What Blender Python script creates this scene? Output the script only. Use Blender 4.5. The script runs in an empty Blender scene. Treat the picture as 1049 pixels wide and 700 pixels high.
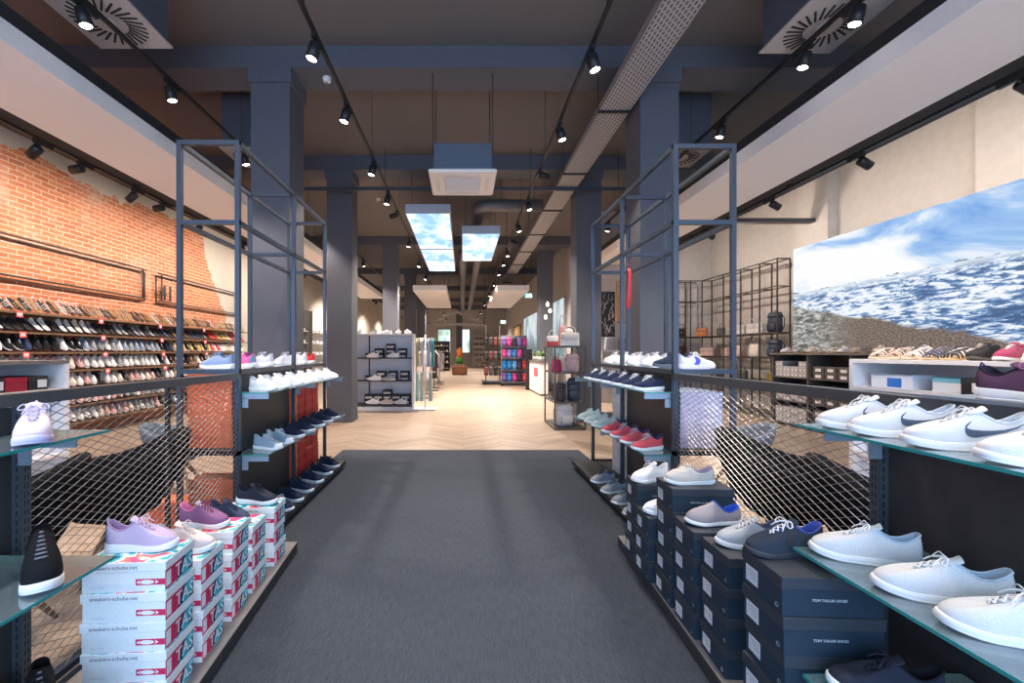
import bpy, math, random
from mathutils import Vector, Matrix, Euler
rnd = random.Random(11)
scene = bpy.context.scene
COL = scene.collection
PI = math.pi
# ---- camera numbers (photo frame 1049 x 700): focal length and principal point in pixels, eye height
F, CX, CY, EYE = 458.0, 474.0, 361.0, 1.5
def at(px, py, Y):
    return Vector(((px - CX) / F * Y, Y, EYE - (py - CY) / F * Y))
def depth_of(px, X):
    return F * X / (px - CX)

ORD = ("first second third fourth fifth sixth seventh eighth ninth tenth eleventh twelfth thirteenth fourteenth fifteenth sixteenth "
       "seventeenth eighteenth nineteenth twentieth").split()
TENS = {20: "twenty", 30: "thirty", 40: "forty", 50: "fifty", 60: "sixty"}
def nth(i):          # 0-based
    n = i + 1
    if n <= 20: return ORD[i]
    t, r = n // 10 * 10, n % 10
    return (TENS[t][:-1] + "ieth") if r == 0 else TENS[t] + "-" + ORD[r - 1]

# ---------------------------------------------------------------- materials
class NT:
    def __init__(s, mat):
        s.t = mat.node_tree; s.n = s.t.nodes; s.l = s.t.links
    def node(s, typ, props=None, **ins):
        x = s.n.new(typ)
        for k, v in (props or {}).items(): setattr(x, k, v)
        for k, v in ins.items():
            key = int(k[1:]) if k[0] == 'i' and k[1:].isdigit() else k.replace('_', ' ')
            s.put(x.inputs[key], v)
        return x
    def put(s, sock, v):
        if isinstance(v, bpy.types.NodeSocket): s.l.new(v, sock)
        elif isinstance(v, bpy.types.Node): s.l.new(v.outputs[0], sock)
        else:
            if sock.type == 'RGBA' and len(v) == 3: v = (*v, 1)
            sock.default_value = v
    def math(s, op, a, b=0.0, c=0.0):
        return s.node('ShaderNodeMath', {'operation': op}, i0=a, i1=b, i2=c).outputs[0]
    def mix(s, f, a, b, typ='MIX'):
        x = s.n.new('ShaderNodeMix'); x.data_type = 'RGBA'; x.blend_type = typ
        s.put(x.inputs[0], f); s.put(x.inputs[6], a); s.put(x.inputs[7], b)
        return x.outputs[2]
    def ramp(s, f, stops):
        x = s.n.new('ShaderNodeValToRGB'); e = x.color_ramp.elements
        while len(e) < len(stops): e.new(0.5)
        for i, (p, c) in enumerate(stops):
            e[i].position = p; e[i].color = (*c, 1) if len(c) == 3 else c
        s.put(x.inputs[0], f)
        return x.outputs[0]
    def objxyz(s):
        tc = s.node('ShaderNodeTexCoord')
        sp = s.node('ShaderNodeSeparateXYZ', i0=tc.outputs['Object'])
        return tc.outputs['Object'], sp.outputs[0], sp.outputs[1], sp.outputs[2]
    def vec(s, x, y, z):
        return s.node('ShaderNodeCombineXYZ', i0=x, i1=y, i2=z).outputs[0]

_M = {}
def new_mat(name):
    m = bpy.data.materials.new(name); m.use_nodes = True
    return m, NT(m), m.node_tree.nodes['Principled BSDF']
def mat(col, rough=0.6, metal=0.0, bump=0.0, scale=200.0, vary=0.0, spec=0.5, name='paint', sheen=0.0, weave=False):
    k = (tuple(round(c, 4) for c in col), rough, metal, bump, scale, vary, spec, sheen, weave)
    if k in _M: return _M[k]
    m, t, b = new_mat(name)
    b.inputs['Base Color'].default_value = (*col, 1)
    b.inputs['Roughness'].default_value = rough
    b.inputs['Metallic'].default_value = metal
    b.inputs['Specular IOR Level'].default_value = spec
    if sheen: b.inputs['Sheen Weight'].default_value = sheen
    tc = t.node('ShaderNodeTexCoord').outputs['Object']
    nz = t.node('ShaderNodeTexNoise', None, Vector=tc, Scale=scale, Detail=3.0)
    if vary:
        lo = tuple(c * (1 - vary) for c in col); hi = tuple(min(1, c * (1 + vary)) for c in col)
        t.put(b.inputs['Base Color'], t.ramp(nz.outputs[0], [(0.3, lo), (0.7, hi)]))
    if bump:
        src = nz.outputs[0]
        if weave:
            src = t.node('ShaderNodeTexVoronoi', None, Vector=tc, Scale=scale * 1.6).outputs[0]
        bp = t.node('ShaderNodeBump', None, Strength=bump, Distance=0.004, Height=src)
        t.put(b.inputs['Normal'], bp.outputs[0])
    _M[k] = m
    return m
def fabric(c, vary=0.12): return mat(c, 0.85, 0, 0.5, 420.0, vary, 0.25 if max(c) > .15 else .1, 'fabric', 0.1 if max(c) > .3 else 0.0, True)
def rubber(c): return mat(c, 0.55, 0, 0.08, 150.0, 0.03, 0.4, 'rubber')
def card(c): return mat(c, 0.6, 0, 0.05, 90.0, 0.04, 0.35, 'cardboard')
def metal(c, r=0.4): return mat(c, r, 0.35, 0.05, 60.0, 0.06, 0.5, 'painted_metal')
def emit(col, s):
    k = ('e', col, s)
    if k not in _M:
        m, t, b = new_mat('lamp_glow')
        b.inputs['Base Color'].default_value = (0.8, 0.8, 0.8, 1)
        b.inputs['Emission Color'].default_value = (*col, 1)
        b.inputs['Emission Strength'].default_value = s
        _M[k] = m
    return _M[k]
def glass_mat(tint=(0.86, 0.96, 0.95)):
    k = ('g', tint)
    if k not in _M:
        m, t, b = new_mat('shelf_glass')
        t.n.remove(b)
        out = t.n['Material Output']
        tr = t.node('ShaderNodeBsdfTransparent', None, Color=tint)
        gl = t.node('ShaderNodeBsdfGlossy', None, Color=(0.9, 0.97, 1.0), Roughness=0.06)
        fr = t.node('ShaderNodeFresnel', None, IOR=1.5)
        df = t.node('ShaderNodeBsdfDiffuse', None, Color=(.42, .58, .70))
        m0 = t.node('ShaderNodeMixShader', None, i0=.22, i1=tr.outputs[0], i2=df.outputs[0])
        f = t.math('MULTIPLY_ADD', fr.outputs[0], 1.0, 0.10)
        mx = t.node('ShaderNodeMixShader', None, i0=f, i1=m0.outputs[0], i2=gl.outputs[0])
        t.put(out.inputs[0], mx.outputs[0])
        _M[k] = m
    return _M[k]

# ---------------------------------------------------------------- mesh builder
class MB:
    def __init__(s): s.v = []; s.f = []; s.m = []; s.sm = []
    def add(s, vs, fs, mi=0, smooth=False):
        b = len(s.v); s.v.extend([tuple(x) for x in vs])
        for f in fs:
            s.f.append(tuple(b + i for i in f)); s.m.append(mi); s.sm.append(smooth)
        return s
    def box(s, c, d, rz=0.0, mi=0, bev=0.0, M=None):
        hx, hy, hz = d[0] / 2, d[1] / 2, d[2] / 2
        if bev <= 0:
            vs = [Vector((x, y, z)) for z in (-hz, hz) for y in (-hy, hy) for x in (-hx, hx)]
            fs = [(0, 2, 3, 1), (4, 5, 7, 6), (0, 1, 5, 4), (2, 6, 7, 3), (0, 4, 6, 2), (1, 3, 7, 5)]
        else:
            e = bev; vs = []; 
            def ring(x, y, z): 
                k = min(e, x * .99, y * .99)
                return [Vector(p) for p in ((-x + k, -y, z), (x - k, -y, z), (x, -y + k, z), (x, y - k, z), (x - k, y, z), (-x + k, y, z), (-x, y - k, z), (-x, -y + k, z))]
            e2 = min(e, hz * .99)
            for (x, y, z) in ((hx - e * .7, hy - e * .7, -hz), (hx, hy, -hz + e2), (hx, hy, hz - e2), (hx - e * .7, hy - e * .7, hz)): vs += ring(x, y, z)
            fs = [tuple(range(7, -1, -1)), tuple(range(24, 32))]
            for r in range(3):
                for i in range(8):
                    j = (i + 1) % 8
                    fs.append((r * 8 + i, r * 8 + j, r * 8 + 8 + j, r * 8 + 8 + i))
        R = M if M is not None else Matrix.Rotation(rz, 3, 'Z')
        c = Vector(c)
        return s.add([R @ p + c for p in vs], fs, mi)
    def bx(s, x0, x1, y0, y1, z0, z1, mi=0, bev=0.0):
        return s.box(((x0 + x1) / 2, (y0 + y1) / 2, (z0 + z1) / 2), (abs(x1 - x0), abs(y1 - y0), abs(z1 - z0)), 0, mi, bev)
    def bar(s, p, q, w, h=None, mi=0, up=(0, 0, 1)):
        p, q = Vector(p), Vector(q); h = h or w
        d = (q - p); L = d.length; d.normalize()
        u = Vector(up)
        if abs(d.dot(u)) > .98: u = Vector((0, 1, 0))
        a = d.cross(u).normalized(); b = a.cross(d).normalized()
        M = Matrix((d, a, b)).transposed()
        return s.box((p + q) / 2, (L, w, h), 0, mi, 0, M)
    def tube(s, pts, r, n=8, mi=0, closed=False, smooth=True, flat=1.0):
        pts = [Vector(p) for p in pts]; N = len(pts)
        rs = r if isinstance(r, (list, tuple)) else [r] * N
        vs = []; pu = None
        for i, p in enumerate(pts):
            a = pts[(i - 1) % N] if (closed or i) else p
            b = pts[(i + 1) % N] if (closed or i < N - 1) else p
            d = (b - a)
            d = d.normalized() if d.length > 1e-9 else Vector((0, 0, 1))
            if pu is None:
                pu = d.orthogonal().normalized() if abs(d.z) > .95 else d.cross(Vector((0, 0, 1))).normalized()
            x = (pu - d * pu.dot(d)); x = x.normalized() if x.length > 1e-6 else d.orthogonal().normalized()
            pu = x; y = d.cross(x)
            for k in range(n):
                t = 2 * PI * k / n
                vs.append(p + x * math.cos(t) * rs[i] + y * math.sin(t) * rs[i] * flat)
        fs = []
        for i in range(N if closed else N - 1):
            j = (i + 1) % N
            for k in range(n):
                l = (k + 1) % n
                fs.append((i * n + k, i * n + l, j * n + l, j * n + k))
        if not closed:
            fs += [tuple(range(n - 1, -1, -1)), tuple((N - 1) * n + k for k in range(n))]
        return s.add(vs, fs, mi, smooth)
    def cyl(s, c, r, h, n=16, mi=0, r2=None, smooth=True):
        c = Vector(c)
        return s.lathe([(0.0001, 0), (r, 0), (r if r2 is None else r2, h), (0.0001, h)], c, n, mi, smooth=False if not smooth else None)
    def lathe(s, prof, c=(0, 0, 0), n=20, mi=0, smooth=True):
        c = Vector(c); vs = []; fs = []
        for (r, z) in prof:
            for k in range(n):
                t = 2 * PI * k / n
                vs.append(c + Vector((r * math.cos(t), r * math.sin(t), z)))
        for i in range(len(prof) - 1):
            for k in range(n):
                l = (k + 1) % n
                fs.append((i * n + k, i * n + l, (i + 1) * n + l, (i + 1) * n + k))
        if smooth is None:
            b = len(s.v); s.add(vs, fs, mi, False)
            return s
        return s.add(vs, fs, mi, smooth)
    def loft(s, rings, closed=True, mi=0, smooth=True, cap0=False, cap1=False):
        n = len(rings[0]); vs = [p for r in rings for p in r]; fs = []
        for i in range(len(rings) - 1):
            for k in range(n if closed else n - 1):
                l = (k + 1) % n
                fs.append((i * n + k, i * n + l, (i + 1) * n + l, (i + 1) * n + k))
        if cap0: fs.append(tuple(range(n - 1, -1, -1)))
        if cap1: fs.append(tuple((len(rings) - 1) * n + k for k in range(n)))
        return s.add(vs, fs, mi, smooth)
    def mesh(s, name, mats):
        me = bpy.data.meshes.new(name); me.from_pydata(s.v, [], s.f)
        for m in (mats if isinstance(mats, (list, tuple)) else [mats]): me.materials.append(m)
        me.polygons.foreach_set('material_index', s.m)
        me.polygons.foreach_set('use_smooth', s.sm)
        me.update()
        return me
    def build(s, name, mats, parent=None, **kw):
        return link(bpy.data.objects.new(name, s.mesh(name, mats)), parent, **kw)

KIDS = {}
def link(o, parent=None, label=None, cat=None, group=None, kind=None):
    COL.objects.link(o)
    if parent is not None:
        o.parent = parent; KIDS.setdefault(parent.name, []).append(o)
    tag(o, label, cat, group, kind)
    return o
def tag(o, label=None, cat=None, group=None, kind=None):
    for k, v in (('label', label), ('category', cat), ('group', group), ('kind', kind)):
        if v: o[k] = v
    return o
def thing(name, label, cat, loc=(0, 0, 0), rz=0.0, group=None):
    o = bpy.data.objects.new(name, None); o.empty_display_size = .1
    o.location = loc; o.rotation_euler = (0, 0, rz)
    return link(o, None, label, cat, group)
def copy_tree(o, parent=None):
    c = o.copy(); COL.objects.link(c)
    if parent is not None:
        c.parent = parent; KIDS.setdefault(parent.name, []).append(c)
    for ch in KIDS.get(o.name, []): copy_tree(ch, c)
    return c
PROTO = {}
def put(key, make, loc, rot=0.0, label=None, group=None, scale=None):
    """the first call builds the thing, later calls copy it with its parts"""
    if key in PROTO: o = copy_tree(PROTO[key])
    else: o = PROTO[key] = make()
    o.location = loc
    o.rotation_euler = (0, 0, rot) if isinstance(rot, (int, float)) else rot
    if scale: o.scale = (scale,) * 3 if isinstance(scale, (int, float)) else scale
    if label: o['label'] = label
    if group: o['group'] = group
    elif 'group' in o.keys() and key in PROTO and o is not PROTO[key]: del o['group']
    return o
def struct(mb, name, m, **kw): return mb.build(name, m, None, kind='structure', **kw)

_T = {}
def text_mesh(s, m, size=1.0, ext=0.01, key=None):
    k = (s, m.name, size, ext)
    if k in _T: return _T[k]
    cu = bpy.data.curves.new('lettering', 'FONT'); cu.body = s; cu.size = size; cu.extrude = ext
    cu.align_x = 'CENTER'; cu.align_y = 'CENTER'; cu.resolution_u = 2
    o = bpy.data.objects.new('lettering', cu); COL.objects.link(o)
    dg = bpy.context.evaluated_depsgraph_get()
    me = bpy.data.meshes.new_from_object(o.evaluated_get(dg))
    me.materials.clear(); me.materials.append(m)
    bpy.data.objects.remove(o); bpy.data.curves.remove(cu)
    _T[k] = me
    return me
def catmull(ctrl, n):
    """n samples, uniform in parameter, of a Catmull-Rom curve through ctrl (tuples)"""
    out = []; m = len(ctrl) - 1
    for i in range(n):
        t = i / (n - 1) * m; k = min(int(t), m - 1); u = t - k
        p1, p2 = ctrl[k], ctrl[k + 1]
        p0 = ctrl[k - 1] if k else tuple(2 * a - b for a, b in zip(p1, p2))
        p3 = ctrl[k + 2] if k + 2 <= m else tuple(2 * b - a for a, b in zip(p1, p2))
        out.append(tuple(.5 * (2 * b + (c - a) * u + (2 * a - 5 * b + 4 * c - d) * u * u + (3 * b - a - 3 * c + d) * u ** 3)
                         for a, b, c, d in zip(p0, p1, p2, p3)))
    return out
def smooth(a, b, x):
    t = max(0, min(1, (x - a) / (b - a))); return t * t * (3 - 2 * t)
# ---------------------------------------------------------------- shoes: toe towards +X, standing on z = 0, origin under the middle
SOLE_OUT = [(0, 0), (.003, .30), (.03, .58), (.10, .76), (.22, .80), (.38, .76), (.52, .84), (.66, .97), (.76, 1.0), (.86, .92), (.94, .70), (.985, .38), (1, 0)]
OPEN = {  # opening edge, heel to throat: (length fraction, half width / W, height)
 'runner': [(.02, 0, .098), (.024, .18, .098), (.042, .36, .095), (.10, .48, .084), (.18, .52, .072), (.27, .48, .072), (.35, .38, .085), (.41, .29, .095), (.47, .24, .091), (.53, .23, .077), (.58, .20, .070), (.615, .13, .064), (.625, 0, .063)],
 'low':    [(.03, 0, .093), (.034, .18, .093), (.05, .36, .090), (.10, .47, .081), (.18, .51, .070), (.27, .47, .070), (.35, .37, .082), (.41, .29, .090), (.47, .25, .087), (.53, .22, .080), (.59, .19, .072), (.635, .12, .064), (.645, 0, .063)],
 'slip':   [(.045, 0, .078), (.048, .20, .078), (.065, .40, .075), (.11, .54, .068), (.18, .60, .060), (.24, .58, .055), (.31, .52, .058), (.37, .44, .069), (.42, .35, .082), (.455, .26, .090), (.475, .16, .094), (.485, .07, .095), (.49, 0, .095)],
 'boat':   [(.045, 0, .074), (.048, .20, .074), (.065, .40, .071), (.11, .54, .065), (.18, .62, .057), (.26, .64, .053), (.34, .60, .055), (.41, .52, .062), (.46, .42, .074), (.50, .34, .077), (.53, .24, .076), (.545, .12, .074), (.55, 0, .074)],
 'sock':   [(.045, 0, .115), (.048, .16, .115), (.065, .32, .113), (.10, .42, .110), (.16, .47, .107), (.22, .47, .107), (.27, .42, .110), (.31, .35, .115), (.335, .28, .119), (.35, .20, .121), (.36, .13, .122), (.366, .06, .122), (.37, 0, .122)],
 'pump':   [(.03, 0, .070), (.033, .20, .070), (.05, .42, .066), (.11, .60, .058), (.22, .66, .048), (.34, .64, .040), (.46, .64, .034), (.58, .68, .030), (.68, .66, .028), (.76, .54, .028), (.81, .36, .028), (.83, .16, .028), (.835, 0, .028)],
 'boot':   [(.035, 0, .20), (.038, .20, .20), (.05, .42, .20), (.09, .56, .20), (.15, .60, .198), (.21, .58, .198), (.27, .48, .20), (.31, .38, .20), (.335, .30, .20), (.35, .22, .20), (.36, .14, .20), (.366, .07, .20), (.37, 0, .20)],
}
class Last:
    """the surface of one shoe's upper: from the sole edge (v = 0) up to the opening (v = 1), heel (u = 0) to toe (u = 1)"""
    def __init__(s, kind, L=.28, W=.048, heel=.030, toe=.022, spring=.012, lift=0.0, vamp=.55, puff=.001, tall=1.24, n=26, slope=.20):
        s.slope = slope
        s.L, s.W, s.heel, s.toe, s.spring, s.lift, s.vamp, s.puff, s.n = L, W, heel, toe, spring, lift, vamp, puff, n
        s.bot = catmull(SOLE_OUT, n)
        s.top = [(a, b, c * tall) for a, b, c in catmull(OPEN[kind], n)]
        s.kind = kind
    def zs(s, f):                      # underside of the sole
        z = s.lift * (1 - smooth(.25, .70, f))
        if f > .68: z += s.spring * ((f - .68) / .32) ** 2
        if f < .12 and not s.lift: z += .005 * ((.12 - f) / .12) ** 2
        return z
    def zt(s, f):
        return s.zs(f) + s.heel + (s.toe - s.heel) * smooth(.1, .75, f)
    def B(s, i, side, k=1.0):
        f, w = s.bot[i]
        ff = .5 + (f - .5) * k
        asym = 1.05 if side > 0 else .95
        return Vector(((ff - .5) * s.L, side * w * s.W * k * (asym if .3 < f < .8 else 1), 0))
    def T(s, i, side):
        f, w, z = s.top[i]
        return Vector(((f - .5) * s.L, side * w * s.W, z + s.lift * (1 - smooth(.25, .70, f))))
    def P(s, i, side, v):
        b = s.B(i, side, .965); f = s.bot[i][0]; b.z = s.zt(f) - .003
        t = s.T(i, side)
        h = Vector((b.x - t.x, b.y - t.y, 0)); D = h.length
        d = h / D if D > 1e-6 else Vector((0, 0, 0))
        dz = t.z - b.z
        up = max(.012, dz * .5)
        up *= 1 + .55 * smooth(.05, .09, D)
        far = smooth(.03, .09, D)
        p1 = b + Vector((0, 0, up * (1 - .25 * far))) + d * (.004 + s.puff)
        p2 = t + d * D * (s.vamp if D > .03 else .45) + Vector((0, 0, -dz * (.10 + s.slope * far) - .002 + .22 * min(dz, .03) * far * .2))
        q = 1 - v
        return b * q ** 3 + p1 * 3 * q * q * v + p2 * 3 * q * v * v + t * v ** 3
    def at(s, u, side, v):
        x = u * (s.n - 1); i = min(int(x), s.n - 2); k = x - i
        return s.P(i, side, v).lerp(s.P(i + 1, side, v), k)
    def ring(s, fn):
        return [fn(i, 1) for i in range(s.n)] + [fn(i, -1) for i in range(s.n - 2, 0, -1)]
    def upper(s, mb, K=9, mi=0):
        mb.loft([s.ring(lambda i, sd, v=k / K: s.P(i, sd, v)) for k in range(K + 1)], True, mi)
    def sole(s, mb, mi=0, flare=1.03, lip=1.0):
        def rg(k, z): return s.ring(lambda i, sd: s.B(i, sd, k) + Vector((0, 0, z(s.bot[i][0]))))
        r = [rg(.05, lambda f: s.zs(f)), rg(.93, lambda f: s.zs(f)), rg(.99, lambda f: s.zs(f) + .003), rg(flare, lambda f: .55 * s.zs(f) + .45 * s.zt(f)),
             rg(lip * 1.005, lambda f: s.zt(f) - .002), rg(lip * .985, lambda f: s.zt(f)), rg(.90, lambda f: s.zt(f) - .001)]
        mb.loft(r, True, mi)
    def tread(s, mb, mi=0):
        def rg(k, z): return s.ring(lambda i, sd: s.B(i, sd, k) + Vector((0, 0, z(s.bot[i][0]))))
        mb.loft([rg(.05, lambda f: s.zs(f) - .0005), rg(.98, lambda f: s.zs(f) - .0005), rg(1.012, lambda f: s.zs(f) + .002), rg(1.012, lambda f: s.zs(f) + .006), rg(.95, lambda f: s.zs(f) + .006)], True, mi)
    def lining(s, mb, mi=0, pad=.0035):
        def rg(k, v):
            def fn(i, sd):
                t = s.T(i, sd); f = s.top[i][0]
                z = t.z * (1 - v) + (s.zt(min(f, .9)) + .004) * v
                cx = (.24 - .5) * s.L
                return Vector((cx + (t.x - cx) * k, t.y * k, z))
            return s.ring(fn)
        mb.loft([rg(1.0, 0), rg(.95, .03), rg(.90, .2), rg(.88, .6), rg(.84, 1), rg(.05, 1)], True, mi)
        if pad:
            pts = s.ring(lambda i, sd: s.T(i, sd))
            mb.tube(pts, pad, 6, mi, True)
    def side_strip(s, mb, lo, hi, side, mi=0, off=.0012, n=14):
        """a flat mark that follows the side: lo and hi are lists of (u, v)"""
        a, b = catmull(lo, n), catmull(hi, n); rows = []
        def pt(u, v):
            p = s.at(u, side, v); e = .012
            du = s.at(min(1, u + e), side, v) - s.at(max(0, u - e), side, v); dv = s.at(u, side, min(1, v + e)) - s.at(u, side, max(0, v - e))
            nn = du.cross(dv); nn = nn.normalized() if nn.length > 1e-12 else Vector((0, side, 0))
            if nn.y * side < 0: nn = -nn
            return p + nn * off
        for k in range(6): rows.append([pt(x[0] + (y[0] - x[0]) * k / 5, x[1] + (y[1] - x[1]) * k / 5) for x, y in zip(a, b)])
        mb.loft(rows, False, mi)
    def tongue(s, mb, mi=0, out=.011, back=.355, wide=.30):
        th = [t for t in s.top if t[0] > .36]
        rows = []; f1 = th[-1][0]; f0 = back; N = 8
        for k in range(N + 1):
            q = k / N; f = f1 + .03 + (f0 - f1 - .03) * q
            zz = None
            for a, b in zip(s.top, s.top[1:]):
                if a[0] <= f <= b[0]: zz = a[2] + (b[2] - a[2]) * (f - a[0]) / max(1e-6, b[0] - a[0])
            if zz is None: zz = s.top[-1][2] - .003
            if f < .41: zz = max(zz, max(t[2] for t in th)) + out * min(1, (.41 - f) / (.41 - f0))
            zz += .001 + .004 * q
            w = s.W * (.20 + wide * q); c = Vector(((f - .5) * s.L, 0, zz)); ring = []
            for j in range(10):
                a = 2 * PI * j / 10
                ring.append(c + Vector((0, math.cos(a) * w, math.sin(a) * .004 - abs(math.cos(a)) ** 2 * .006)))
            rows.append(ring)
        mb.loft(rows, True, mi, True, True, True)
    def laces(s, mb, mi=0, n=5, r=.0024, bow=True):
        ix = [i for i, t in enumerate(s.top) if t[0] > .385]
        idx = [ix[int(round(k * (len(ix) - 2) / n))] for k in range(n + 1)]
        def arc(p, q, h):
            return [p + (q - p) * t + Vector((0, 0, h * math.sin(PI * t) ** .6 if 0 < t < 1 else 0)) for t in (0, .15, .35, .5, .65, .85, 1)]
        for a, b in zip(idx, idx[1:]):
            for sd in (1, -1):
                p = s.P(a, sd, .93) + Vector((0, 0, .0015)); q = s.P(b, -sd, .93) + Vector((0, 0, .0015))
                mb.tube(arc(p, q, .0065), r, 6, mi, False, True, .7)
        p, q = s.P(idx[0], 1, .93), s.P(idx[0], -1, .93)
        mb.tube(arc(p, q, .008), r, 6, mi, False, True, .7)
        if bow:
            c = (p + q) / 2 + Vector((.004, 0, .011))
            for sd in (1, -1):
                l = [Vector((0, 0, 0)), Vector((.012, .012 * sd, .011)), Vector((.012, .032 * sd, .010)), Vector((.020, .042 * sd, -.004)), Vector((.024, .030 * sd, -.006)), Vector((.012, .010 * sd, .002)), Vector((0, 0, 0))]
                mb.tube([c + Vector(x) for x in catmull([tuple(x) for x in l], 16)], r * .85, 6, mi)
                e = [(0, 0, 0), (.016, .008 * sd, .006), (.034, .022 * sd, -.006), (.046, .030 * sd, -.020)]
                mb.tube([c + Vector(x) for x in catmull(e, 9)], r * .8, 6, mi)

SWOOSH = ([(.545, .66), (.53, .30), (.48, .17), (.40, .30), (.24, .66)], [(.552, .70), (.552, .50), (.505, .42), (.42, .47), (.24, .69)])
def shoe(name, label, cat, kind='runner', up=(.8, .8, .8), sole=(.85, .85, .85), lace=None, line=None, tongue=None, mark=None, stripe=None,
         tread=None, nl=5, bow=True, flare=1.03, group=None, upmat=None, heelpatch=None, toecap=None, pull=None, strap=None, soleband=None, **kw):
    s = Last(kind, **kw)
    t = thing(name, label, cat, group=group)
    def part(pn, fn, m):
        mb = MB(); fn(mb); return mb.build(pn, m, t)
    um = upmat or fabric(up)
    part('upper', lambda b: s.upper(b), um)
    so = part('midsole', lambda b: s.sole(b, 0, flare), rubber(sole))
    if soleband: 
        mb = MB(); 
        def rg(k, z): return s.ring(lambda i, sd: s.B(i, sd, k) + Vector((0, 0, z(s.bot[i][0]))))
        mb.loft([rg(flare + .002, lambda f: .62 * s.zs(f) + .38 * s.zt(f)), rg(flare + .008, lambda f: .5 * s.zs(f) + .5 * s.zt(f)), rg(flare + .002, lambda f: .38 * s.zs(f) + .62 * s.zt(f))], True)
        mb.build('sole_band', rubber(soleband), so)
    part('outsole', lambda b: s.tread(b), rubber(tread or tuple(c * .9 for c in sole)))
    part('lining', lambda b: s.lining(b), fabric(line or up, .05))
    if kind in ('runner', 'low'):
        part('tongue', lambda b: s.tongue(b), fabric(tongue or up))
        if lace: part('laces', lambda b: s.laces(b, 0, nl, bow=bow), fabric(lace, .04))
    if kind == 'boat' and lace:
        def fn(b):
            for f in (9, 10, 11):
                i = int(f / 12 * (s.n - 1)); p, q = s.P(i, 1, .75), s.P(i, -1, .75)
                b.tube([p + (q - p) * k / 6 + Vector((0, 0, .004 + .010 * math.sin(PI * k / 6))) for k in range(7)], .0022, 6)
            c = s.T(s.n - 1, 1) + Vector((-.01, 0, .012))
            for sd in (1, -1):
                b.tube([c + Vector(x) for x in catmull([(0, 0, 0), (.0, .02 * sd, .010), (.006, .036 * sd, .002), (.012, .022 * sd, -.004), (0, 0, 0)], 14)], .0022, 6)
            for sd in (1, -1):
                pts = [s.P(i, sd, .86) + Vector((0, .002 * sd, 0)) for i in range(2, s.n - 6)]
                b.tube(pts, .0016, 5)
        part('laces', fn, fabric(lace, .04))
        def apron(b):
            pts = s.ring(lambda i, sd: s.P(i, sd, .62) + Vector((0, 0, .001)))
            b.tube(pts[8:-8] if False else [s.P(i, 1, .55) for i in range(int(s.n * .62), s.n)] + [s.P(i, -1, .55) for i in range(s.n - 2, int(s.n * .62) - 1, -1)], .0022, 6)
        part('apron_seam', apron, fabric(tuple(c * .8 for c in up)))
    if mark:
        for sd in (1, -1): part('side_logo', lambda b: s.side_strip(b, SWOOSH[0], SWOOSH[1], sd), mat(mark, .4, name='logo_print'))
    if stripe:
        for sd in (1, -1): part('side_stripe', lambda b: s.side_strip(b, [(.42, .06), (.47, .4), (.50, .8)], [(.50, .06), (.55, .4), (.56, .8)], sd), mat(stripe, .5, name='stripe'))
    if heelpatch:
        for sd in (1, -1): part('heel_panel', lambda b: s.side_strip(b, [(.0, .03), (.12, .03), (.22, .03)], [(.0, .85), (.12, .75), (.20, .5)], sd, 0, .0015), fabric(heelpatch))
    if toecap:
        def tc(b):
            for sd in (1, -1): s.side_strip(b, [(.74, .03), (.87, .03), (1, .03)], [(.80, .30), (.9, .36), (1, .38)], sd, 0, .0016)
        part('toe_cap', tc, rubber(toecap))
    if pull:
        def pl(b):
            c = s.T(0, 1); b.tube([c + Vector(x) for x in ((.002, -.006, -.012), (-.004, -.005, .006), (-.006, 0, .012), (-.004, .005, .006), (.002, .006, -.012))], .0025, 6)
        part('pull_tab', pl, fabric(pull))
    if strap:      # ladder of short bars down the front of a sock shoe
        def sp(b):
            for k in range(7):
                v = .95 - k * .085
                i = s.n - 1; j = s.n - 3
                a, c, d = s.P(j, 1, v), s.P(i, 1, v), s.P(j, -1, v)
                b.tube([a + Vector((0, 0, .002)), (a + c) / 2 + Vector((.001, 0, .003)), c + Vector((.001, 0, .0035)), (c + d) / 2 + Vector((.001, 0, .003)), d + Vector((0, 0, .002))], .0032, 6)
        part('lace_band', sp, fabric(strap))
    return t

# low-detail display shoes for the far shelves: one mesh each (a few pixels in the photo)
def small_shoe(name, label, cat, kind, up, sole, **kw):
    mb = MB(); base = dict(n=12)
    if kind == 'sandal':
        s = Last('pump', tall=1.0, heel=.016, toe=.014, spring=.004, lift=kw.get('lift', .02), n=12); s.sole(mb, 1, 1.0)
        for f0, h in ((.78, .042), (.66, .052), (.52, .058)):
            w = s.W * .98; z0 = s.zt(f0)
            mb.tube([Vector(((f0 - .5) * s.L, w * math.cos(a), z0 + h * math.sin(a))) for a in [PI * k / 8 for k in range(9)]], .0055, 5, 0, False, True)
        z0 = s.zt(.1)
        mb.tube([Vector((-.04, .036, z0 + .03)), Vector((-.10, .040, z0 + .055)), Vector((-.132, .0, z0 + .062)), Vector((-.10, -.040, z0 + .055)), Vector((-.04, -.036, z0 + .03))], .005, 5, 0)
        if kw.get('lift', 0) > .03: mb.box((-.105, 0, s.lift / 2), (.05, .055, s.lift), 0, 1)
    else:
        s = Last(kind, n=12, **kw)
        s.sole(mb, 1, 1.01); s.upper(mb, 5, 0); s.lining(mb, 0, 0)
        if kind == 'low' or kind == 'runner':
            s.tongue(mb, 0); s.laces(mb, 1, 4, .003, False)
        if kind == 'pump' and s.lift: mb.lathe([(.012, s.lift + .004), (.006, .02), (.005, 0), (.0001, 0)], (-.118, 0, 0), 8, 1)
    o = mb.build(name, [fabric(up) if kind in ('low', 'runner') else mat(up, .38, 0, .1, 80, .1, .5, 'leather'), rubber(sole)], None, label=label, cat=cat)
    return o
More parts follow.
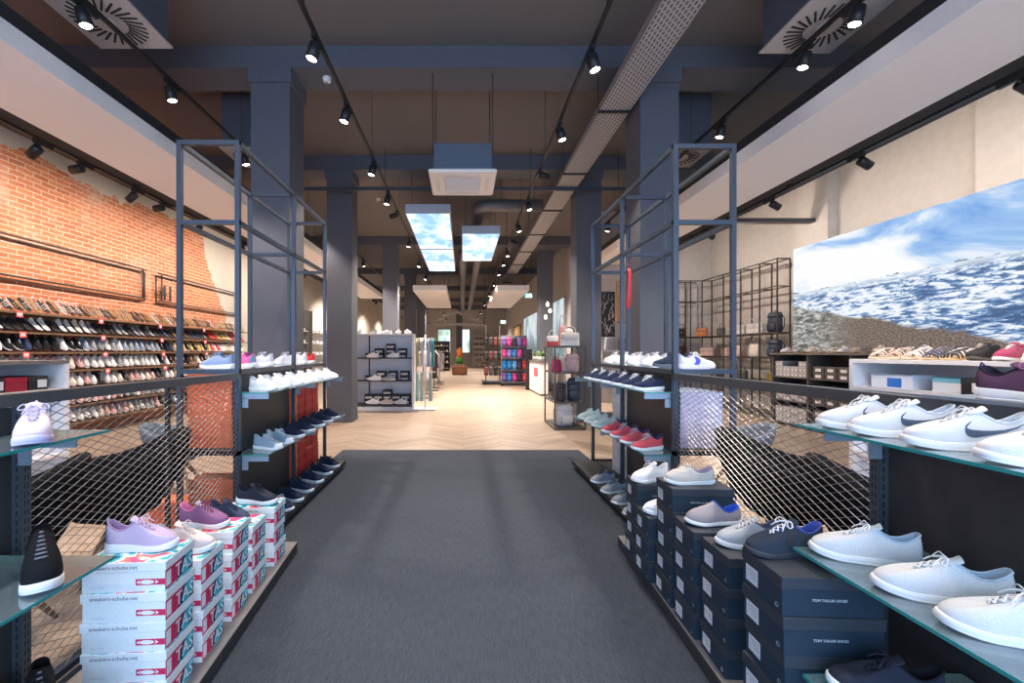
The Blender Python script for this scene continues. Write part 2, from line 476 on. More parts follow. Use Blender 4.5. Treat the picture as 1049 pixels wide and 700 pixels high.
# ---------------------------------------------------------------- shell materials
def m_carpet():
    m, t, b = new_mat('carpet'); o, x, y, z = t.objxyz()
    n1 = t.node('ShaderNodeTexNoise', None, Vector=o, Scale=260.0, Detail=2.0, Roughness=.8)
    n2 = t.node('ShaderNodeTexNoise', None, Vector=o, Scale=1.3, Detail=3.0)
    n3 = t.node('ShaderNodeTexNoise', None, Vector=t.vec(t.math('MULTIPLY', x, 120.0), t.math('MULTIPLY', y, 12.0), 0.0), Scale=1.0, Detail=1.0)
    c = t.ramp(n1.outputs[0], [(.36, (.017, .022, .031)), (.50, (.045, .056, .074)), (.66, (.12, .14, .175))])
    c = t.mix(.25, c, t.ramp(n3.outputs[0], [(.3, (.019, .024, .033)), (.7, (.08, .094, .118))]))
    c = t.mix(t.math('MULTIPLY', n2.outputs[0], .25), c, (.03, .033, .04))
    t.put(b.inputs['Base Color'], c); b.inputs['Roughness'].default_value = .95; b.inputs['Specular IOR Level'].default_value = .1
    bp = t.node('ShaderNodeBump', None, Strength=.7, Distance=.006, Height=n1.outputs[0]); t.put(b.inputs['Normal'], bp.outputs[0])
    return m
def m_floor():
    m, t, b = new_mat('herringbone_oak'); o, x, y, z = t.objxyz()
    W, PW = .62, .125
    cx = t.math('DIVIDE', x, W); ci = t.math('FLOOR', cx); cf = t.math('FRACT', cx)
    par = t.math('FRACT', t.math('MULTIPLY', ci, .5))              # 0 or .5
    sg = t.math('SUBTRACT', t.math('MULTIPLY', par, 4.0), 1.0)      # -1 / +1
    yy = t.math('DIVIDE', t.math('ADD', y, t.math('MULTIPLY', t.math('MULTIPLY', t.math('SUBTRACT', cf, .5), sg), W * .8)), PW)
    ri = t.math('FLOOR', yy); rf = t.math('FRACT', yy)
    wn = t.node('ShaderNodeTexWhiteNoise', {'noise_dimensions': '2D'}, Vector=t.vec(ci, ri, 0.0))
    gr = t.node('ShaderNodeTexNoise', None, Vector=t.vec(t.math('MULTIPLY', cf, 1.6), t.math('MULTIPLY', yy, 3.5), t.math('MULTIPLY', wn.outputs[0], 20.0)), Scale=3.0, Detail=5.0)
    c = t.ramp(wn.outputs[0], [(0, (.235, .175, .128)), (.5, (.33, .25, .19)), (1, (.41, .32, .25))])
    c = t.mix(.35, c, t.ramp(gr.outputs[0], [(.3, (.22, .16, .115)), (.7, (.44, .35, .275))]))
    e1 = t.math('LESS_THAN', t.math('MINIMUM', rf, t.math('SUBTRACT', 1.0, rf)), .018)
    e2 = t.math('LESS_THAN', t.math('MINIMUM', cf, t.math('SUBTRACT', 1.0, cf)), .004)
    c = t.mix(t.math('MULTIPLY', t.math('MAXIMUM', e1, e2), .65), c, (.17, .105, .06))
    t.put(b.inputs['Base Color'], c); b.inputs['Roughness'].default_value = .36; b.inputs['Specular IOR Level'].default_value = .35
    return m
def m_brick():
    m, t, b = new_mat('old_brick'); o, x, y, z = t.objxyz()
    wob = t.node('ShaderNodeTexNoise', None, Vector=o, Scale=2.2, Detail=3.0)
    zz = t.math('ADD', z, t.math('MULTIPLY', t.math('SUBTRACT', wob.outputs[0], .5), .05))
    br = t.node('ShaderNodeTexBrick', None, Vector=t.vec(y, zz, 0.0), Color1=(.56, .20, .095), Color2=(.40, .125, .06), Mortar=(.56, .43, .33), Scale=1.0,
                Mortar_Size=.011, Mortar_Smooth=.3, Bias=-.1, Brick_Width=.27, Row_Height=.082)
    n1 = t.node('ShaderNodeTexNoise', None, Vector=o, Scale=1.1, Detail=6.0, Roughness=.65)
    n2 = t.node('ShaderNodeTexNoise', None, Vector=o, Scale=14.0, Detail=5.0)
    c = t.mix(t.ramp(n1.outputs[0], [(.52, (0, 0, 0)), (.72, (.55, .55, .55))]), br.outputs[0], (.60, .46, .36))
    c = t.mix(t.ramp(n2.outputs[0], [(.45, (0, 0, 0)), (.75, (.5, .5, .5))]), c, (.30, .12, .07))
    n3 = t.node('ShaderNodeTexNoise', None, Vector=o, Scale=.8, Detail=7.0, Roughness=.62)
    n4 = t.node('ShaderNodeTexNoise', None, Vector=o, Scale=5.0, Detail=4.0)
    hz = t.math('ADD', t.math('MULTIPLY_ADD', n3.outputs[0], .85, z), t.math('MULTIPLY', n4.outputs[0], .22))
    m1 = t.math('GREATER_THAN', hz, 5.18)
    m2 = t.math('GREATER_THAN', t.math('ADD', t.math('MULTIPLY_ADD', n3.outputs[0], 1.6, y), t.math('MULTIPLY', t.math('MAXIMUM', t.math('SUBTRACT', z, 2.6), 0.0), .55)), 13.95)
    pm = t.math('MAXIMUM', m1, m2)
    c = t.mix(pm, c, t.mix(n1.outputs[0], (.42, .39, .34), (.55, .51, .45)))
    t.put(b.inputs['Base Color'], c); b.inputs['Roughness'].default_value = .9; b.inputs['Specular IOR Level'].default_value = .15
    h = t.math('ADD', t.math('MULTIPLY', t.math('SUBTRACT', 1.0, br.outputs[1]), t.math('SUBTRACT', 1.0, pm)), t.math('MULTIPLY', pm, 1.6))
    h = t.math('ADD', h, t.math('MULTIPLY', n2.outputs[0], .4))
    bp = t.node('ShaderNodeBump', None, Strength=.8, Distance=.015, Height=h); t.put(b.inputs['Normal'], bp.outputs[0])
    return m
def m_mural():
    m, t, b = new_mat('seascape_print'); o, x, y, z = t.objxyz()
    a = t.math('SUBTRACT', 10.1, y)
    P = lambda sx, sz, k=0.0: t.vec(t.math('MULTIPLY', a, sx), t.math('MULTIPLY', z, sz), k)
    # sky
    n = t.node('ShaderNodeTexNoise', None, Vector=t.vec(t.math('MULTIPLY', a, .42), t.math('ADD', t.math('MULTIPLY', z, 1.3), t.math('MULTIPLY', a, .22)), 1.7), Scale=1.25, Detail=8.0, Roughness=.56, Distortion=.7)
    bias = t.math('ADD', t.math('MULTIPLY', a, .055), t.math('MULTIPLY', t.math('SUBTRACT', z, 2.8), .10))
    f = t.math('ADD', n.outputs[0], t.math('SUBTRACT', bias, .20))
    sky = t.ramp(f, [(.40, (.93, .94, .95)), (.50, (.74, .83, .94)), (.58, (.34, .55, .86)), (.70, (.13, .34, .76))])
    # sea
    n2 = t.node('ShaderNodeTexNoise', None, Vector=P(1.8, 8.5, 3.0), Scale=2.3, Detail=8.0, Roughness=.7, Distortion=.4)
    n2b = t.node('ShaderNodeTexNoise', None, Vector=P(.6, 1.6, 9.0), Scale=1.5, Detail=3.0)
    fo = t.math('ADD', t.math('MULTIPLY', n2.outputs[0], 1.0), t.math('MULTIPLY', n2b.outputs[0], .42))
    fo = t.math('SUBTRACT', fo, t.math('MULTIPLY', a, .015))
    sea = t.ramp(fo, [(.56, (.05, .11, .25)), (.655, (.12, .26, .52)), (.69, (.55, .69, .87)), (.725, (.88, .92, .97))])
    # shore
    n3 = t.node('ShaderNodeTexNoise', None, Vector=P(5.0, 11.0, 2.0), Scale=4.5, Detail=6.0, Roughness=.8)
    shore = t.ramp(n3.outputs[0], [(.34, (.035, .030, .027)), (.5, (.16, .12, .10)), (.66, (.46, .38, .32))])
    n4 = t.node('ShaderNodeTexNoise', None, Vector=P(2.0, 5.5, 5.0), Scale=2.6, Detail=7.0, Roughness=.72, Distortion=.8)
    rock = t.ramp(n4.outputs[0], [(.38, (.06, .065, .06)), (.5, (.27, .28, .26)), (.62, (.72, .74, .74))])
    lf = t.math('SUBTRACT', 1.0, t.node('ShaderNodeMapRange', {'interpolation_type': 'SMOOTHSTEP'}, i0=a, i1=.9, i2=2.2).outputs[0])
    shore = t.mix(lf, shore, rock)
    wob = t.node('ShaderNodeTexNoise', None, Vector=P(1.2, 1.2, 4.0), Scale=1.6, Detail=5.0)
    w = t.math('MULTIPLY', t.math('SUBTRACT', wob.outputs[0], .5), .3)
    zs = t.math('ADD', t.math('SUBTRACT', 2.60, t.math('MULTIPLY', a, .225)), w)
    c = t.mix(t.node('ShaderNodeMapRange', None, i0=t.math('SUBTRACT', z, zs), i1=-.03, i2=.03).outputs[0], shore, sea)
    hz = t.math('ADD', 2.72, t.math('MULTIPLY', a, .018))
    haze = t.math('SUBTRACT', 1.0, t.node('ShaderNodeMapRange', {'interpolation_type': 'SMOOTHSTEP'}, i0=t.math('SUBTRACT', hz, z), i1=0.0, i2=.16).outputs[0])
    c = t.mix(t.math('MULTIPLY', haze, .75), c, (.78, .87, .96))
    up = t.math('GREATER_THAN', z, hz)
    isl = t.node('ShaderNodeTexNoise', None, Vector=P(3.0, 1.0, 6.0), Scale=1.6, Detail=2.0)
    bump = t.math('MULTIPLY', t.math('SUBTRACT', isl.outputs[0], .52), .22)
    ism = t.math('MULTIPLY', t.math('LESS_THAN', t.math('SUBTRACT', z, hz), bump), up)
    s2 = t.mix(t.math('MULTIPLY', ism, .8), sky, (.12, .14, .17))
    c = t.mix(up, c, s2)
    t.put(b.inputs['Base Color'], (.02, .02, .02)); b.inputs['Roughness'].default_value = .7; b.inputs['Specular IOR Level'].default_value = .08
    t.put(b.inputs['Emission Color'], c); b.inputs['Emission Strength'].default_value = MURAL
    return m
def m_skypanel(seed):
    m, t, b = new_mat('sky_print'); o, x, y, z = t.objxyz()
    n = t.node('ShaderNodeTexNoise', None, Vector=t.vec(x, t.math('MULTIPLY', y, .5), seed), Scale=2.6, Detail=6.0, Roughness=.55)
    c = t.ramp(n.outputs[0], [(.40, (.22, .46, .80)), (.50, (.50, .70, .92)), (.60, (.88, .93, .97)), (.7, (.97, .98, 1))])
    b.inputs['Base Color'].default_value = (.03, .03, .03, 1)
    t.put(b.inputs['Emission Color'], c); b.inputs['Emission Strength'].default_value = 1.35 * GLOW
    return m
def m_tray():
    m, t, b = new_mat('perforated_steel'); o, x, y, z = t.objxyz()
    br = t.node('ShaderNodeTexBrick', None, Vector=t.vec(y, x, 0.0), Color1=(.05, .05, .055), Color2=(.06, .06, .065), Mortar=(.36, .345, .345), Scale=1.0, Mortar_Size=.013, Mortar_Smooth=.0, Brick_Width=.075, Row_Height=.045)
    t.put(b.inputs['Base Color'], br.outputs[0]); b.inputs['Roughness'].default_value = .5
    return m
EXPOSURE, MURAL, GLOW, DAY, SPOT = 0.2, .88, .95, 560.0, 330.0
DARK = (.150, .139, .137); SLATE = (.100, .106, .128)
ceil_m = mat(DARK, .9, 0, .05, 30, .05, .1); slate_m = mat(SLATE, .7, 0, .04, 20, .04, .25)
white_m = mat((.84, .81, .80), .75, 0, .02, 30, .02, .2); plaster_m = mat((.48, .45, .42), .85, 0, .08, 8, .05, .15)
steel_m = metal((.055, .070, .098), .35); black_m = metal((.02, .02, .022), .45); dark_panel = mat((.030, .031, .035), .5, 0, .03, 40, .1, .4)

def box_struct(name, x0, x1, y0, y1, z0, z1, m): return struct(MB().bx(x0, x1, y0, y1, z0, z1), name, m)
box_struct('floor', -7.2, 7.6, -3, 44.2, -.1, 0, m_floor())
struct(MB().bx(-1.83, 1.775, -3, 6.83, 0, .008), 'carpet', m_carpet())
box_struct('ceiling', -7.2, 7.6, -3, 44.2, 5.7, 5.85, ceil_m)
brick_m = m_brick()
box_struct('wall_left', -7.2, -7.0, -3, 44.2, 0, 5.7, brick_m)
box_struct('wall_right', 7.4, 7.6, -3, 13.3, 0, 5.7, plaster_m)
box_struct('wall_alcove', 4.0, 7.6, 13.3, 13.5, 0, 5.7, plaster_m)
box_struct('wall_corridor', 4.0, 4.2, 13.5, 44.2, 0, 5.7, mat((.46, .43, .41), .85, 0, .05, 8, .05, .1))
box_struct('wall_far', -7.2, 4.2, 44, 44.2, 0, 5.7, plaster_m)
fw = MB(); fw.bx(-7.2, 7.6, -3.2, -3, 4.3, 5.7); fw.bx(-7.2, -5, -3.2, -3, 0, 4.3); fw.bx(5, 7.6, -3.2, -3, 0, 4.3)
struct(fw, 'wall_entrance', slate_m)
box_struct('pilaster', 7.2, 7.4, 8.82, 9.64, 0, 5.7, plaster_m)
box_struct('pilaster', 7.2, 7.4, 4.6, 6.28, 0, 5.7, plaster_m)
# columns with a slightly wider head, beams across
def column(x0, x1, y0, y1, head=True):
    b = MB().bx(x0, x1, y0, y1, 0, 5.4)
    if head: b.bx(x0 - .03, x1 + .03, y0 - .03, y1 + .03, 5.19, 5.41)
    b.bx(x0 - .012, x1 + .012, y0 - .012, y1 + .012, 0, .09)
    struct(b, 'column', slate_m)
for sx0, sx1 in ((-2.90, -2.37), (2.43, 2.96)):
    column(sx0, sx1, 6.12, 6.67); column(sx0, sx1, 9.54, 10.07)
column(-2.90, -2.37, 16.2, 16.75); column(-2.90, -2.37, 22.3, 22.8); column(-2.90, -2.37, 28.3, 28.8)
column(2.95, 3.48, 17.2, 17.75); column(-.56, -.02, 38, 38.5)
for y in (6.12, 9.54, 16.2, 22.3, 28.3, 34.5, 40): box_struct('beam', -7.0, 7.4 if y < 13 else 4.0, y, y + .55, 5.4, 5.7, slate_m)
# long white soffits with the dark strip along their outer side
for sg in (-1, 1):
    a, b_, c = 3.84 * sg, 4.91 * sg, 5.34 * sg
    y1 = 21.7 if sg < 0 else 13.25
    box_struct('ceiling_soffit', min(a, b_), max(a, b_), -2.9, y1, 4.10, 4.29, white_m)
    box_struct('ceiling_strip', min(b_, c), max(b_, c), -2.9, y1, 4.12, 4.33, mat((.035, .032, .032), .8))
    box_struct('ceiling_strip', min(a, b_) + .03, max(a, b_) - .03, -2.9, y1, 4.29, 4.45, mat((.02, .02, .022), .8))
# entrance: mullions of the glazed front behind the camera
mw = MB()
for x in (-5, -2.5, 0, 2.5, 5): mw.bx(x - .04, x + .04, -3.15, -3.05, 0, 4.3)
mw.bx(-5, 5, -3.15, -3.05, 2.6, 2.7)
struct(mw, 'window_1', slate_m)

# ---------------------------------------------------------------- overhead services
def hang(name, label, cat, mbs, group=None):
    t = thing(name, label, cat, (0, 0, 0), 0, group)
    for n, b, m in mbs: b.build(n, m, t)
    return t
# ceiling air cassette
t = thing('air_conditioner', 'square white ceiling air conditioner cassette hanging in front of the sky light panels', 'air conditioner', (0, 6.13, 3.98))
MB().bx(-.475, .475, 0, .95, .0, .045, 0, .02).build('panel', mat((.80, .74, .70), .5), t)
MB().bx(-.40, .40, .07, .88, .045, .42).build('body', metal((.10, .12, .16), .5), t)
g = MB().bx(-.26, .26, .22, .73, -.012, .0, 0, .01)
for k in range(12): g.bx(-.24, .24, .25 + k * .04, .265 + k * .04, -.016, -.012)
g.build('grille', mat((.62, .62, .64), .5), t)
for rz in range(4):
    c = Vector((0, .475, -.006)); d = Matrix.Rotation(rz * PI / 2, 3, 'Z') @ Vector((0, .36, 0))
    MB().box(c + d, (.5, .05, .012) if rz % 2 == 0 else (.05, .5, .012), 0, 0, .01).build('louvre', mat((.70, .66, .63), .5), t)
for sx in (-1, 1):
    for sy in (.12, .83): MB().tube([(sx * .42, sy, .3), (sx * .42, sy, 1.72)], .006, 6).build('hanging_rod', black_m, t)
# swirl diffusers on square boxes
def diffuser(x, y, label):
    t = thing('air_diffuser', label, 'air diffuser', (x, y, 4.8), 0, 'swirl air diffusers')
    MB().bx(-.39, .39, -.39, .39, 0, .02).build('plate', mat((.42, .39, .38), .5), t)
    MB().bx(-.36, .36, -.36, .36, .02, .9).build('plenum_box', metal((.10, .115, .15), .6), t)
    b = MB()
    for k in range(28):
        a = 2 * PI * k / 28
        b.box((.245 * math.cos(a), .245 * math.sin(a), -.003), (.17, .02, .006), a + .25)
    b.build('slots', mat((.012, .012, .013), .8), t)
    MB().lathe([(.0001, -.004), (.07, -.004), (.07, .0)], (0, 0, 0), 20).build('hub', mat((.36, .34, .33), .5), t)
diffuser(-3.54, 4.47, 'square swirl air diffuser near the entrance, above the soffit on the brick wall side')
diffuser(3.66, 4.55, 'pale square swirl air diffuser near the entrance, above the soffit on the seascape side')
diffuser(-3.54, 7.6, 'swirl air diffuser behind the tall steel rack on the brick wall side')
diffuser(3.66, 7.6, 'swirl air diffuser behind the tall steel rack on the seascape side')
# cable tray
ct = thing('cable_tray', 'long perforated steel cable tray running under the ceiling beams beside the column', 'cable tray', (0, 0, 4.9))
ym = -2.5; k = 0; tm = m_tray(); gm = mat((.25, .24, .245), .5)
while ym < 30:
    b = MB().bx(1.93, 2.35, ym + .01, ym + 2.19, 0, .006); b.build('tray_length', tm, ct)
    MB().bx(1.925, 1.935, ym, ym + 2.2, 0, .09).build('side_rail', gm, ct); MB().bx(2.345, 2.355, ym, ym + 2.2, 0, .09).build('side_rail', gm, ct)
    MB().bx(1.90, 2.38, ym - .02, ym + .02, -.025, 0).build('support_bar', black_m, ct)
    MB().tube([(1.91, ym, 0), (1.91, ym, .8)], .005, 6).build('hanging_rod', black_m, ct); MB().tube([(2.37, ym, 0), (2.37, ym, .8)], .005, 6).build('hanging_rod', black_m, ct)
    ym += 2.2
# ducts
def pts_elbow(a, b, c, r=.3, n=8):
    a, b, c = Vector(a), Vector(b), Vector(c); p = b + (a - b).normalized() * r; q = b + (c - b).normalized() * r
    return [a] + [(p * (1 - t) + b * t) * (1 - t) + (b * (1 - t) + q * t) * t for t in [i / n for i in range(n + 1)]] + [c]
duct_m = metal((.16, .155, .165), .5)
t = thing('air_duct', 'round grey air duct bending away under the ceiling behind the air conditioner', 'duct')
MB().tube(pts_elbow((1.86, 10.6, 4.98), (.38, 10.6, 4.98), (.38, 15.2, 4.98), .32), .14, 14).build('duct_pipe', duct_m, t)
for x in (.9, 1.7): MB().tube([(x, 10.6, 5.05), (x, 10.6, 5.69)], .006, 6).build('hanging_rod', black_m, t)
for x, lab in ((0.0, 'grey air duct running to the back between the white panels, on the scarf shelf side'), (.55, 'grey air duct running to the back between the white panels, on the backpack rack side')):
    t = thing('air_duct', lab, 'duct', (x, 0, 4.95), 0, 'twin air ducts')
    MB().tube([(0, 15.5, 0), (0, 37.8, 0)], .15, 12).build('duct_pipe', duct_m, t)
    for y in (17, 25, 33): MB().tube([(0, y, .1), (0, y, .74)], .006, 6).build('hanging_rod', black_m, t)
    for y in (18, 24, 31): MB().lathe([(.16, -.02), (.16, .02)], (0, 0, 0), 14).build('joint_ring', duct_m, t).matrix_local = Matrix.Translation((0, y, 0)) @ Matrix.Rotation(PI / 2, 4, 'X')
t = thing('cable_conduit', 'thin dark conduit running crosswise below the second ceiling beam', 'conduit', (0, 9.2, 4.86))
MB().bx(-3.8, 3.8, -.03, .03, -.035, .035).build('conduit_pipe', metal((.06, .07, .09), .5), t)
for x in (-3.3, -1.6, -.4, 1.4, 3.2): MB().tube([(x, 0, .03), (x, 0, .83)], .006, 6).build('hanging_rod', black_m, t)
for x, lab in ((4.9, 'short dark cable bracket on the plaster wall above the seascape picture'),):
    t = thing('cable_bracket', lab, 'bracket', (0, 9.2, 4.22))
    MB().bx(5.3, 7.2, -.08, .08, -.06, .02).build('bracket_tray', metal((.07, .07, .08), .5), t)
for i, (x, y, lab) in enumerate(((-1.93, 6.35, 'small white smoke detector on the dark ceiling near the first column'), (-2.3, 12.2, 'small white smoke detector on the dark ceiling beyond the second beam'))):
    z = 5.4 if i == 0 else 5.7
    t = thing('smoke_detector', lab, 'smoke detector', (x, y, z - .07))
    MB().lathe([(.0001, 0), (.045, .005), (.06, .03), (.06, .07)], (0, 0, 0), 16).build('housing', mat((.7, .68, .66), .5), t)
    MB().lathe([(.02, -.012), (.03, .004)], (0, 0, 0), 12).build('sensor', mat((.4, .4, .4), .5), t)
# sky light panels
def sky_panel(x0, x1, y0, y1, z, label, seed):
    t = thing('sky_light_panel', label, 'light panel', ((x0 + x1) / 2, (y0 + y1) / 2, z), 0, 'sky print light panels')
    hx, hy = (x1 - x0) / 2, (y1 - y0) / 2
    MB().bx(-hx, hx, -hy, hy, .004, .20).build('frame', mat((.42, .47, .55), .5), t)
    MB().bx(-hx + .02, hx - .02, -hy + .02, hy - .02, -.002, .004).build('sky_print', m_skypanel(seed), t)
    for sx in (-1, 1):
        for sy in (-1, 1): MB().tube([(sx * hx * .8, sy * hy * .8, .19), (sx * hx * .8, sy * hy * .8, 5.7 - z - .02)], .004, 5).build('hanging_wire', black_m, t)
sky_panel(-1.20, -.26, 9.35, 12.55, 4.4, 'backlit blue sky ceiling panel, the nearer of the two in line beside the air conditioner', 1.0)
sky_panel(-1.20, -.26, 12.65, 16.0, 4.4, 'backlit blue sky ceiling panel, the farther of the two panels in line', 4.3)
sky_panel(-.02, .92, 10.95, 14.2, 4.4, 'single backlit blue sky ceiling panel below the round bent duct', 7.1)
# plain white boards deeper in the shop
for x0, x1, lab in ((-2.1, -.68, 'plain white ceiling raft over the scarf racks'), (1.42, 2.8, 'plain white ceiling raft beside the green exit sign')):
    t = thing('ceiling_raft', lab, 'ceiling panel', ((x0 + x1) / 2, 22.6, 4.1), 0, 'white ceiling rafts')
    h = (x1 - x0) / 2
    MB().bx(-h, h, -3.8, 3.8, 0, .22).build('board', white_m, t)
    for sx in (-1, 1):
        for sy in (-3, 3): MB().tube([(sx * h * .8, sy, .2), (sx * h * .8, sy, 1.58)], .006, 5).build('hanging_rod', black_m, t)
# ---------------------------------------------------------------- tracks and spotlights
TR = [(-1.42, 4.55, 'inner track on the brick wall side', 40), (1.29, 4.55, 'inner track on the seascape side', 40), (-3.46, 4.70, 'outer track on the brick wall side', 20), (3.58, 4.70, 'outer track on the seascape side', 13),
      (-5.12, 4.06, 'track along the brick wall', 21), (5.12, 4.06, 'track above the seascape wall', 13)]
for x, z, nm, y1 in TR:
    t = thing('light_track', 'black ceiling light rail, the ' + nm, 'light track', (x, 0, z))
    MB().bx(-.018, .018, -2.6, y1, 0, .035).build('rail', black_m, t)
    for y in range(1, int(min(y1, 30)), 3):
        if z < 4.1: MB().bx(-.03, .03, y - .05, y + .05, .03, .065).build('bracket', black_m, t)
        else: MB().tube([(0, y, .03), (0, y, 5.70 - z - .01)], .004, 5).build('hanging_wire', black_m, t)
WARM = (1.0, .85, .73)
glow_m = emit((1.0, .90, .78), 22.0)
def lamp_make(on):
    def make():
        t = thing('track_spotlight', 'x', 'spotlight', group='track spotlights')
        MB().bx(-.02, .02, -.10, .14, -.05, 0).build('adapter', black_m, t)
        MB().tube([(0, -.03, -.05), (0, -.03, -.085)], .014, 8).build('joint', black_m, t)
        h = MB().lathe([(.0001, 0), (.05, 0), (.058, -.01), (.058, -.16), (.050, -.16), (.047, -.145)], (0, 0, -.08), 20).build('housing', black_m, t)
        MB().lathe([(.0001, -.150), (.049, -.150)], (0, 0, -.08), 20).build('lens', glow_m if on else mat((.05, .05, .05), .1), h)
        return t
    return make
def lamp(x, y, z, label, on=True, aim=(0, 0, -1), power=None, size=105, side=False):
    d = Vector(aim).normalized()
    o = put(('lamp', on), lamp_make(on), (x, y, z), 0.0, label, 'track spotlights')
    h = [c for c in KIDS[o.name] if c.name.startswith('housing')][0]
    q = d.rotation_difference(Vector((0, 0, -1))).inverted()
    h.rotation_mode = 'QUATERNION'; h.rotation_quaternion = q
    off = Vector((0, 0, -.08)); h.location = off - q @ off + Vector((0, -.03, 0))
    if on:
        l = bpy.data.lights.new('spot', 'SPOT'); l.energy = (power or 1.0) * SPOT; l.color = WARM; l.spot_size = math.radians(size); l.spot_blend = .6; l.shadow_soft_size = .05
        lo = bpy.data.objects.new('spot_beam', l); COL.objects.link(lo)
        lo.location = Vector((x, y - .03, z - .08)) + d * .17
        lo.rotation_mode = 'QUATERNION'; lo.rotation_quaternion = q
def run(tr, items, aim, power=1.0, size=105):  # unseen lamps near the entrance are added along the rails to light the foreground
    x, z, nm, _ = TR[tr]; k = 0
    for y, on in items:
        a = aim if on else (aim[0] * 2 + .9 * (-1 if x < 0 else 1), .2, -.35)
        where = 'lit' if on else 'unlit'
        lamp(x, y, z, 'black %s spotlight on the %s, %s from the entrance' % (where, nm, nth(k)), on, a, power * (2.7 if y > 11.5 and abs(x) < 2 else .54 if abs(x) < 2 and y < 11 else .8 if y < 4 else 1), size + (25 if y > 11.5 else 0)); k += 1
run(0, [(-.6, 1), (1.6, 1), (3.2, 1), (4.34, 1), (5.51, 1), (7.15, 1), (8.56, 1), (9.7, 0), (12.0, 1), (14.8, 1), (17.4, 1), (20.5, 1), (24, 1), (28.5, 1), (34, 1), (39, 1)], (-.22, -.10, -1))  # last lamp added to brighten the far wall
run(1, [(-.6, 1), (1.6, 1), (3.1, 1), (4.51, 1), (5.98, 1), (7.5, 0), (8.9, 1), (10.5, 1), (12.0, 0), (13.2, 1), (14.6, 1), (16.4, 1), (19, 1), (22.5, 1), (27, 1), (33, 1), (38.6, 1)], (.22, -.10, -1))  # here too the last lamp is added for the far wall
run(2, [(.3, 1), (2.4, 1), (4.09, 1), (5.3, 1), (7.1, 1), (9.2, 1), (12, 1), (15.5, 1)], (.22, .05, -1), 1.0, 75)
run(3, [(.3, 1), (2.4, 1), (4.07, 1), (4.69, 1), (6.2, 1), (8.2, 1), (11, 1)], (-.22, .05, -1), 1.0, 75)
run(4, [(.5, 1), (2.3, 1), (4.0, 1), (5.44, 1), (6.05, 0), (7.03, 1), (7.68, 0), (8.78, 1), (10.5, 1), (12.2, 1), (14.5, 1), (17.5, 1)], (-.85, .0, -.75), .55, 150)
run(5, [(1.0, 1), (2.8, 1), (4.14, 1), (5.8, 1), (7.46, 1), (9.4, 1), (11.6, 1)], (.9, .0, -.5), .36, 165)
# ---------------------------------------------------------------- daylight from the glazed entrance behind the camera
l = bpy.data.lights.new('entrance_daylight', 'AREA'); l.shape = 'RECTANGLE'; l.size = 9.6; l.size_y = 4.1; l.energy = DAY; l.color = (.46, .68, 1.0)
o = bpy.data.objects.new('entrance_daylight', l); COL.objects.link(o); o.location = (0, -2.95, 2.2); o.rotation_euler = (PI / 2, 0, 0)
w = bpy.data.worlds.new('World'); scene.world = w; w.use_nodes = True
w.node_tree.nodes['Background'].inputs[0].default_value = (.55, .70, 1.0, 1); w.node_tree.nodes['Background'].inputs[1].default_value = .8
cam = bpy.data.cameras.new('Camera'); co = bpy.data.objects.new('Camera', cam); COL.objects.link(co)
cam.sensor_width = 36; cam.lens = F / 1049 * 36; cam.shift_x = (524.5 - CX) / 1049; cam.shift_y = (CY - 350) / 1049; cam.clip_start = .05
co.location = (0, 0, EYE); co.rotation_euler = (PI / 2, 0, 0); scene.camera = co
scene.view_settings.view_transform = 'Standard'; scene.view_settings.look = 'None'; scene.view_settings.gamma = 1; scene.view_settings.exposure = EXPOSURE
scene.view_settings.use_curve_mapping = False
scene.cycles.use_denoising = True
scene.cycles.max_bounces = 8; scene.cycles.diffuse_bounces = 5; scene.cycles.glossy_bounces = 3; scene.cycles.transparent_max_bounces = 16
scene.cycles.sample_clamp_indirect = 6
# ---------------------------------------------------------------- racks, fences and boxes either side of the carpet
glass = glass_mat(); edge_m = mat((.03, .27, .26), .15, 0, .0, 50, 0, .6, 'glass_edge'); bracket_m = metal((.30, .38, .48), .35)
SIDES = {'l': dict(sg=-1, xf=-1.766, w='brick wall'), 'r': dict(sg=1, xf=1.666, w='seascape')}
def glass_shelf(parent, x0, x1, y0, y1, z, sg):
    """sheet of glass with green cut edges, between x0 (back) and x1 (aisle side)"""
    a, b = min(x0, x1), max(x0, x1)
    g = MB().bx(a, b, y0, y1, z - .010, z).build('glass_shelf', glass, parent)
    e = MB(); e.bx(x1 - .0008, x1 + .0012, y0, y1, z - .0102, z + .0002); e.bx(a, b, y1 - .001, y1 + .001, z - .0102, z + .0002); e.bx(a, b, y0 - .001, y0 + .001, z - .0102, z + .0002)
    e.build('polished_edge', edge_m, g)
    return g
def bracket(parent, x0, x1, y, z):
    b = MB(); s = 1 if x1 > x0 else -1
    b.bx(x0, x1, y - .006, y + .006, z - .055, z - .012); b.bx(x0, x0 + s * .045, y - .006, y + .006, z - .125, z - .05)
    return b.build('bracket', bracket_m, parent)
def cards(n): return [card(c) for c in n]
